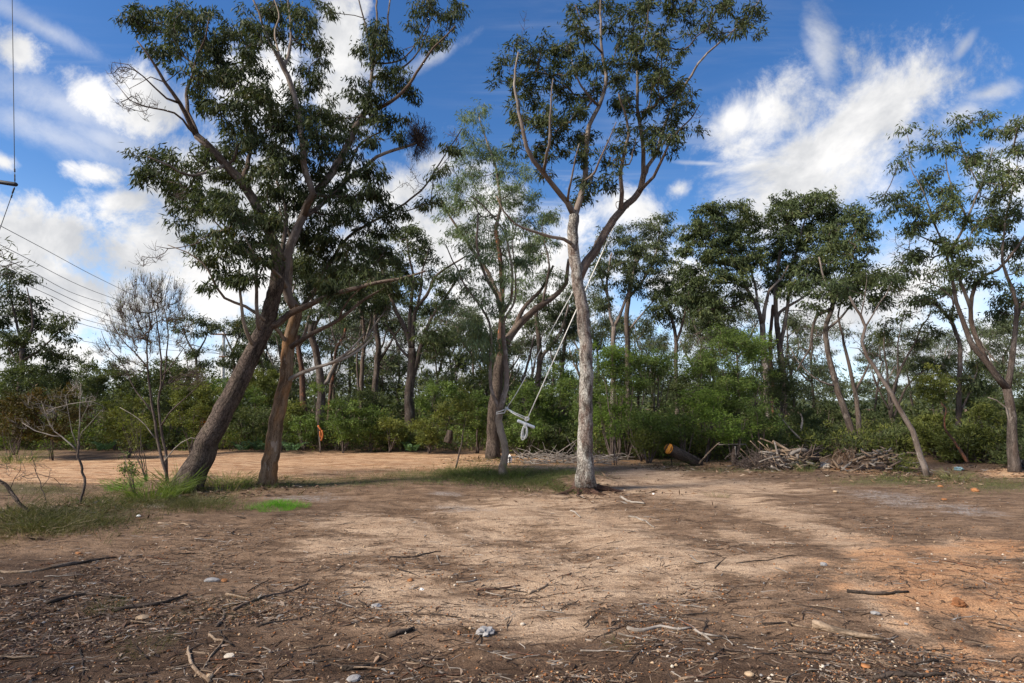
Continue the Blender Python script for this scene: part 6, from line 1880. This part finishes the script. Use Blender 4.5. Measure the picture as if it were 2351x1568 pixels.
YH = 14.9
hp, hc = heap('brush_heap', 'heap of pulled up roots and pale broken limbs right of the dark brush', 'brush heap', (1835, 1080), [
    ('limb', [(1807, 1057), (1813, 1046), (1825, 1037), (1840, 1033), (1852, 1034)], .055, .05, 'bark_dead'),
    ('limb', [(1773, 1013, .3), (1795, 1025, .2), (1815, 1037, .1)], .04, .03, 'bark_tan'),
    ('limb', [(1745, 1006, .4), (1775, 1018, .3), (1800, 1030, .2)], .022, .016, 'bark_tan'),
    ('limb', [(1772, 1035, .1), (1790, 1036), (1812, 1040)], .032, .025, 'bark_tan'),
    ('limb', [(1818, 1063, -.1), (1845, 1062, -.1), (1868, 1065, -.1)], .04, .032, 'bark_dead'),
    ('limb', [(1827, 1065, -.15), (1838, 1073, -.2), (1846, 1082, -.25)], .04, .02, 'bark_tan'),
    ('limb', [(1831, 1043, -.1), (1829, 1057, -.15)], .04, .03, 'bark_dead'),
    ('limb', [(1798, 1052), (1820, 1062), (1840, 1066)], .025, .018, 'bark_tan'),
    ('limb', [(1835, 1048), (1855, 1058), (1872, 1066)], .028, .02, 'bark_tan'),
    ('root', [(1852, 1050), (1870, 1032), (1889, 1021)], .05, .012, 'bark_charred'),
    ('root', [(1850, 1052), (1862, 1030), (1864, 1020)], .045, .01, 'bark_brown'),
    ('root', [(1850, 1052), (1876, 1040), (1892, 1030)], .04, .01, 'bark_brown'),
    ('root', [(1855, 1056), (1878, 1056), (1882, 1068)], .05, .02, 'bark_charred'),
    ('root', [(1850, 1060), (1862, 1070), (1880, 1074)], .04, .02, 'bark_charred'),
    ('root', [(1850, 1046), (1840, 1030), (1832, 1022)], .03, .01, 'bark_brown'),
    ('root_plate', [(1848, 1050, .15), (1858, 1050, .15), (1870, 1052, .15), (1876, 1054, .15)], .20, .13, 'bark_charred'),
    ('stick', [(1755, 1030, .2), (1790, 1050, .1), (1830, 1080, -.2)], .012, .006, 'bark_tan'),
    ('stick', [(1740, 1012, .4), (1770, 1040), (1784, 1075, -.3)], .012, .006, 'bark_tan'),
    ('stick', [(1780, 1060, -.2), (1800, 1070, -.2), (1815, 1074, -.3)], .016, .01, 'bark_dead'),
    ('limb', [(1770, 1070, -.3), (1785, 1078, -.3), (1798, 1084, -.4)], .03, .015, 'bark_dead')], YH)
rng = np.random.default_rng(95)
for i in range(75):
    px, py = rng.normal(1815, 34), rng.uniform(1028, 1078)
    a = W(px, py, YH + rng.normal(.1, .25))
    a[2] = min(max(a[2], float(gh(a[0], a[1])) + .02), .75 * math.exp(-((px - 1818) / 62.) ** 2) + .08)
    yaw = rng.normal(0, .9)
    d = norm(np.array([math.cos(yaw), .6 * math.sin(yaw), rng.normal(0, .4)]))
    l = rng.uniform(.2, .75)
    P = np.array([a - d * l / 2, a + rng.normal(0, .03, 3), a + d * l / 2])
    P[:, 2] = np.maximum(P[:, 2], gh(P[:, 0], P[:, 1]) + .015)
    tb = Tubes(i)
    tb.tube(P, np.array([1, .9, .6]) * rng.uniform(.008, .026), 6, .12, cap=True)
    add('stick', tb.mesh('stick', M[['bark_dead', 'bark_tan', 'bark_tan', 'bark_brown', 'bark_dead'][i % 5]], hc), hp)
# dark brush left of it
c = G(1745, 1078)
bh = thing('brush_heap', 'dark heap of fine dead brush below the green bushes', 'brush heap', c)
tb = Tubes(77)
rng = np.random.default_rng(77)
for i in range(460):
    a = W(rng.normal(1745, 26), rng.uniform(1048, 1082), 15.4 + rng.normal(0, .35))
    a[2] = max(a[2], float(gh(a[0], a[1])))
    d = norm(rng.normal(size=3) * np.array([1, .8, .55]) + np.array([.3, 0, -.05]))
    l = rng.uniform(.2, .7)
    P = np.array([a, a + d * l * .5 + rng.normal(0, .05, 3), a + d * l + np.array([0, 0, -.15 * l]) + rng.normal(0, .05, 3)])
    P[:, 2] = np.maximum(P[:, 2], gh(P[:, 0], P[:, 1]))
    tb.tube(P, [.009, .007, .003], 3)
add('dead_twigs', tb.mesh('dead_twigs', M['twig'], c), bh, kind='stuff')
for j, pts_ in enumerate([[(1700, 1030), (1720, 1050), (1740, 1078)], [(1722, 1012), (1752, 1040), (1790, 1072)], [(1760, 1020), (1775, 1050), (1772, 1078)]]):
    stick(None, pts_, .012, .006, 'bark_tan', 870 + j, Y=15.0, parent=bh, name='stick')
# heap of offcuts
c = G(2040, 1084)
oh = thing('offcut_heap', 'heap of short split wood offcuts beside the thin leaning gum', 'wood heap', c)
rng = np.random.default_rng(91)
for i in range(170):
    u = rng.normal(0, .47)
    v = rng.normal(0, .35)
    hh = .56 * math.exp(-(u * u * 2.6 + v * v * 3)) * rng.uniform(.55, 1.0)
    a = c + np.array([u * 1.15 + .08, .45 + v, hh])
    a[2] = max(a[2], float(gh(a[0], a[1])) + .02)
    yaw = rng.normal(.3, .8) if rng.random() < .7 else rng.normal(1.5, .6)
    d = np.array([math.cos(yaw), math.sin(yaw) * .7, rng.normal(-.15 * np.sign(u), .3)])
    l = rng.uniform(.12, .34)
    b_ = a + norm(d) * l
    w_ = rng.uniform(.022, .055)
    beam('offcut', a, b_, w_, w_ * rng.uniform(.5, .9), ['bark_tan', 'bark_dead', 'bark_tan', 'bark_brown', 'bark_dead'][i % 5], c, oh)
for j, (pts_, r) in enumerate([([(1949, 1066), (1960, 1060), (1971, 1053), (1989, 1046)], .035), ([(1985, 1050), (1998, 1048), (2008, 1046)], .03), ([(1966, 1066), (1978, 1058), (1992, 1056)], .022), ([(2004, 1072), (2020, 1056), (2034, 1042)], .03), ([(2082, 1040), (2100, 1041), (2112, 1043)], .03)]):
    stick(None, pts_, r, r * .7, 'bark_tan', 880 + j, Y=14.6, parent=oh, name='limb')
# brushy dead leaves on the right side of the offcut heap
lv = Leaves()
for i in range(60):
    p = W(rng.normal(2080, 16), rng.uniform(1048, 1085), 14.2 + rng.normal(0, .2))
    p[2] = max(p[2], float(gh(p[0], p[1])) + .03)
    n = 22
    lv.add(p + rng.normal(0, .09, (n, 3)), rng.normal(size=(n, 3)), .06, .25, np.clip(rng.random(n), 0, 1), rng)
add('leafy_brush', lv.mesh('leafy_brush', M['bush_olive'], c), oh)
# arched root with hanging dead leaves
c = G(1911, 1072)
ar = thing('dead_branch', 'arched dead branch with hanging dry leaves between the two heaps', 'dead branch', c)
stick(None, [(1909, 1070), (1911, 1062), (1914, 1046), (1922, 1038), (1939, 1031), (1950, 1036)], .03, .015, 'bark_tan', 890, Y=14.8, parent=ar, name='limb')
stick(None, [(1939, 1031), (1955, 1038), (1965, 1050)], .02, .008, 'bark_tan', 891, Y=14.8, parent=ar, name='limb')
lv = Leaves()
for i in range(34):
    p = W(rng.uniform(1920, 1962), rng.uniform(1032, 1052), 14.8 + rng.normal(0, .12))
    n = 9
    lv.add(p + rng.normal(0, .05, (n, 3)), rng.normal(0, .4, (n, 3)) + np.array([0, 0, -1]), .10, .2, .45 + .5 * rng.random(n), rng)
add('dry_leaves', lv.mesh('dry_leaves', M['litter'], c), ar)
# white topped stump with a level rail and a slanting branch
c = G(1684, 1066)
sp = thing('stump_post', 'rough standing stump with a white sliver and a level dead branch', 'stump', c)
stick(None, [(1684, 1068), (1684, 1050), (1685, 1024)], .07, .055, 'bark_brown', 900, Y=c[1], parent=sp, name='stump')
stick(None, [(1688, 1024, -.09), (1688, 1034, -.09), (1689, 1046, -.09)], .02, .015, 'bark_dead', 901, Y=c[1], parent=sp, name='white_sliver')
stick(None, [(1650, 1021), (1680, 1020, -.1), (1712, 1020)], .02, .014, 'bark_dead', 902, Y=c[1], parent=sp, name='level_branch')
stick('slanting dead branch leaning against the rough stump', [(1605, 1064), (1626, 1040), (1640, 1026), (1652, 1016)], .022, .014, 'bark_tan', 903, Y=15.6, name='dead_branch', category='dead branch')
stick('thin reddish dead stem curving over the olive bush at the right', [(2222, 1062), (2205, 1035), (2185, 1005), (2170, 985), (2168, 960), (2172, 940), (2160, 925)], .045, .015, 'bark_red', 904, Y=15.5, name='dead_tree', category='dead tree')
stick('long pale dead branch bent through the dark gap left of the heaps', [(1840, 1010), (1815, 985), (1790, 955), (1775, 930)], .03, .015, 'bark_dead', 905, Y=18.5, name='dead_branch', category='dead branch')
stick('white bare dead branch low in the dark gap', [(1838, 990), (1842, 965), (1838, 950)], .04, .02, 'bark_dead', 906, Y=19, name='dead_branch', category='dead branch')
stick('dark burnt stump standing in the heath left of the round shrub tree', [(1028, 1016), (1032, 1002), (1034, 988)], .16, .10, 'bark_charred', 907, Y=19.5, name='stump', category='stump')
# twigs heaped behind the swing
c = W(1260, 1035, 17.3)
c[2] = float(gh(c[0], c[1]))
tw = thing('brush_heap', 'low heap of thin grey twigs along the track behind the rope swing', 'brush heap', c)
tb = Tubes(78)
for i in range(190):
    px = rng.uniform(1190, 1330) if i < 130 else rng.uniform(1330, 1420)
    a = W(px, 1035, 17.0 + rng.normal(0, .4))
    a[2] = float(gh(a[0], a[1])) + rng.uniform(.01, .2)
    d = norm(rng.normal(size=3) * np.array([1, .6, .28]))
    l = rng.uniform(.3, .9)
    P = np.array([a, a + d * l * .5 + rng.normal(0, .05, 3), a + d * l])
    P[:, 2] = np.maximum(P[:, 2], gh(P[:, 0], P[:, 1]) + .01)
    tb.tube(P, [.014, .010, .005], 4)
add('dead_twigs', tb.mesh('dead_twigs', M['twig_pale'], c), tw, kind='stuff')
# roots at the foot of the tall trunk
c = G(1341, 1110)

# ------------------------------------------------------------------ litter on the ground
rng = np.random.default_rng(901)


def sample(n, py0, py1, pw, sandcut, dark=0.0):
    px = rng.uniform(-60, 2410, n)
    py = py0 + (py1 - py0) * rng.random(n) ** pw
    x, y = gflat_v(px, py)
    s = zone(SAND, px, py, np.ones(n))
    rd = zone(ROAD, px, py, np.ones(n))
    w = np.ones(n)
    w *= 1 - sandcut * np.clip(s * 1.2, 0, 1)
    w *= 1 - .6 * np.clip(rd, 0, 1)
    if dark:
        dk = np.clip((py - 1180) / 330, 0, 1) * np.clip((1150 - px) / 900, 0, 1)
        w *= (1 - dark) + dark * np.clip(dk * 1.6, 0, 1)
    w *= .14 + .86 * np.clip((fbm(x * .8, y * 1.3, 41, 4) - .42) * 7, 0, 1)
    k = rng.random(n) < w
    return x[k], y[k]


def gflat_v(px, py):
    xx = (px - CX) / FPX
    u = (CY - py) / FPX
    dy = math.cos(PITCH) - math.sin(PITCH) * u
    dz = math.sin(PITCH) + math.cos(PITCH) * u
    t = -EYE / dz
    return xx * t, dy * t


lv = Leaves()
for (n, py0, py1, pw, sc_, dk, L0) in [(17000, 1090, 1600, .8, .8, 0, .045), (15000, 1190, 1620, .75, .6, .93, .075), (8000, 1040, 1130, 1, .4, 0, .06)]:
    x, y = sample(n, py0, py1, pw, sc_, dk)
    m_ = len(x)
    b = np.stack([x, y, gh(x, y) + rng.uniform(.002, .010, m_)], -1)
    d = np.stack([rng.normal(size=m_), rng.normal(size=m_), rng.normal(0, .12, m_)], -1)
    d = norm(d)
    side = norm(np.cross(d, np.array([0, 0, 1.]) + rng.normal(0, .25, (m_, 3))))
    L = L0 * rng.uniform(.4, 1.4, m_)[:, None]
    wd = L * rng.uniform(.06, .16, (m_, 1))
    cr_ = rng.normal(0, .12, (m_, 1)) * L
    up_ = np.array([0, 0, 1.]) * (rng.random((m_, 1)) ** 2 * .22 * L)
    Vq = np.stack([b, b + d * L * .45 + side * (wd + cr_) + up_, b + d * L, b + d * L * .45 + side * (cr_ - wd) + up_], 1)
    lv.V.append(Vq.reshape(-1, 3))
    lv.r.append(np.repeat(rng.random(m_) ** 1.5, 4))
for (bx, by, rr) in [(1341, 1112, .75), (611, 1118, .6), (430, 1122, .7), (1150, 1090, .6), (1132, 1056, .6), (2132, 1098, .5), (2327, 1086, .8), (1720, 1082, .9), (2040, 1090, .8), (1560, 1075, .6), (185, 1165, .5), (85, 1190, .6)]:
    c0_ = G(bx, by)
    m_ = 420
    x, y = c0_[0] + rng.normal(0, rr, m_), c0_[1] + rng.normal(0, rr, m_)
    b = np.stack([x, y, gh(x, y) + rng.uniform(.002, .03, m_)], -1)
    d = norm(np.stack([rng.normal(size=m_), rng.normal(size=m_), rng.normal(0, .25, m_)], -1))
    lv.add(b, d, rng.uniform(.04, .16, m_), .2, rng.random(m_) ** 1.3, rng)
add('leaf_litter', lv.mesh('leaf_litter', M['litter']), None, (0, 0, 0), kind='stuff')


def twig_stuff(name, mat, n, py0, py1, pw, sc_, L0, r0, dk=0.0):
    x, y = sample(n, py0, py1, pw, sc_, dk)
    m_ = len(x)
    a = rng.normal(.1, .75, m_)
    L = L0 * rng.uniform(.3, 1.6, m_)
    dx, dy = np.cos(a) * L * .5, np.sin(a) * L * .5
    bend = rng.normal(0, .12, m_) * L
    P = np.stack([np.stack([x - dx, y - dy], -1), np.stack([x - np.sin(a) * bend, y + np.cos(a) * bend], -1), np.stack([x + dx, y + dy], -1)], 1)
    z = gh(P[..., 0], P[..., 1])
    r = r0 * rng.uniform(.5, 1.4, m_)
    V = []
    sx, sy = -np.sin(a), np.cos(a)
    for i, f in ((0, 1), (1, .85), (2, .35)):
        rr = (r * f)[:, None]
        c0_ = np.stack([P[:, i, 0], P[:, i, 1], z[:, i] + r * .5], -1)
        s_ = np.stack([sx, sy, np.zeros(m_)], -1)
        V += [c0_ + s_ * rr, c0_ + np.array([0, 0, 1]) * rr, c0_ - s_ * rr]
    V = np.stack(V, 1)
    b = np.arange(m_)[:, None, None] * 9
    q = np.array([[0, 3, 4, 1], [1, 4, 5, 2], [3, 6, 7, 4], [4, 7, 8, 5]])[None]
    Q = (b + q).reshape(-1, 4)
    bk = np.stack([np.tile(np.array([0, .01, 0] * 3), m_), np.repeat(rng.uniform(0, 60, m_), 9), np.repeat(rng.uniform(0, 60, m_), 9)], -1)
    add(name, mk_mesh(name, V.reshape(-1, 3), Q, None, M[mat], False, {'bk': bk}), None, (0, 0, 0), kind='stuff')


twig_stuff('dark_twig_litter', 'twig_dark', 12000, 1085, 1610, .8, .6, .11, .0035)
twig_stuff('brown_twig_litter', 'bark_brown', 9000, 1085, 1610, .8, .7, .10, .0035)
twig_stuff('pale_twig_litter', 'bark_tan', 5200, 1050, 1610, .8, .75, .10, .0038)
twig_stuff('bleached_twig_litter', 'bark_dead', 2600, 1040, 1610, .8, .7, .09, .004)
# gravel
for j, mt in enumerate(['stone_tan', 'stone_orange', 'stone_cream', 'clod']):
    n = [5000, 5000, 900, 8000][j]
    x, y = sample(n, 1120, 1610, .75, .45)
    m_ = len(x)
    r = .0042 * rng.uniform(.6, 2.2, m_) * np.where(rng.random(m_) < .05, 1.7, 1)
    c0_ = np.stack([x, y, gh(x, y) + r * .35], -1)
    o6 = np.array([[1, 0, 0], [0, 1, 0], [-1, 0, 0], [0, -1, 0], [0, 0, .8], [0, 0, -.8]], float)
    V = c0_[:, None] + (o6[None] + rng.normal(0, .22, (m_, 6, 3))) * r[:, None, None]
    T = np.array([[0, 1, 4], [1, 2, 4], [2, 3, 4], [3, 0, 4], [1, 0, 5], [2, 1, 5], [3, 2, 5], [0, 3, 5]])[None] + np.arange(m_)[:, None, None] * 6
    add('gravel', mk_mesh('gravel', V.reshape(-1, 3), None, T.reshape(-1, 3), M[mt]), None, (0, 0, 0), kind='stuff')
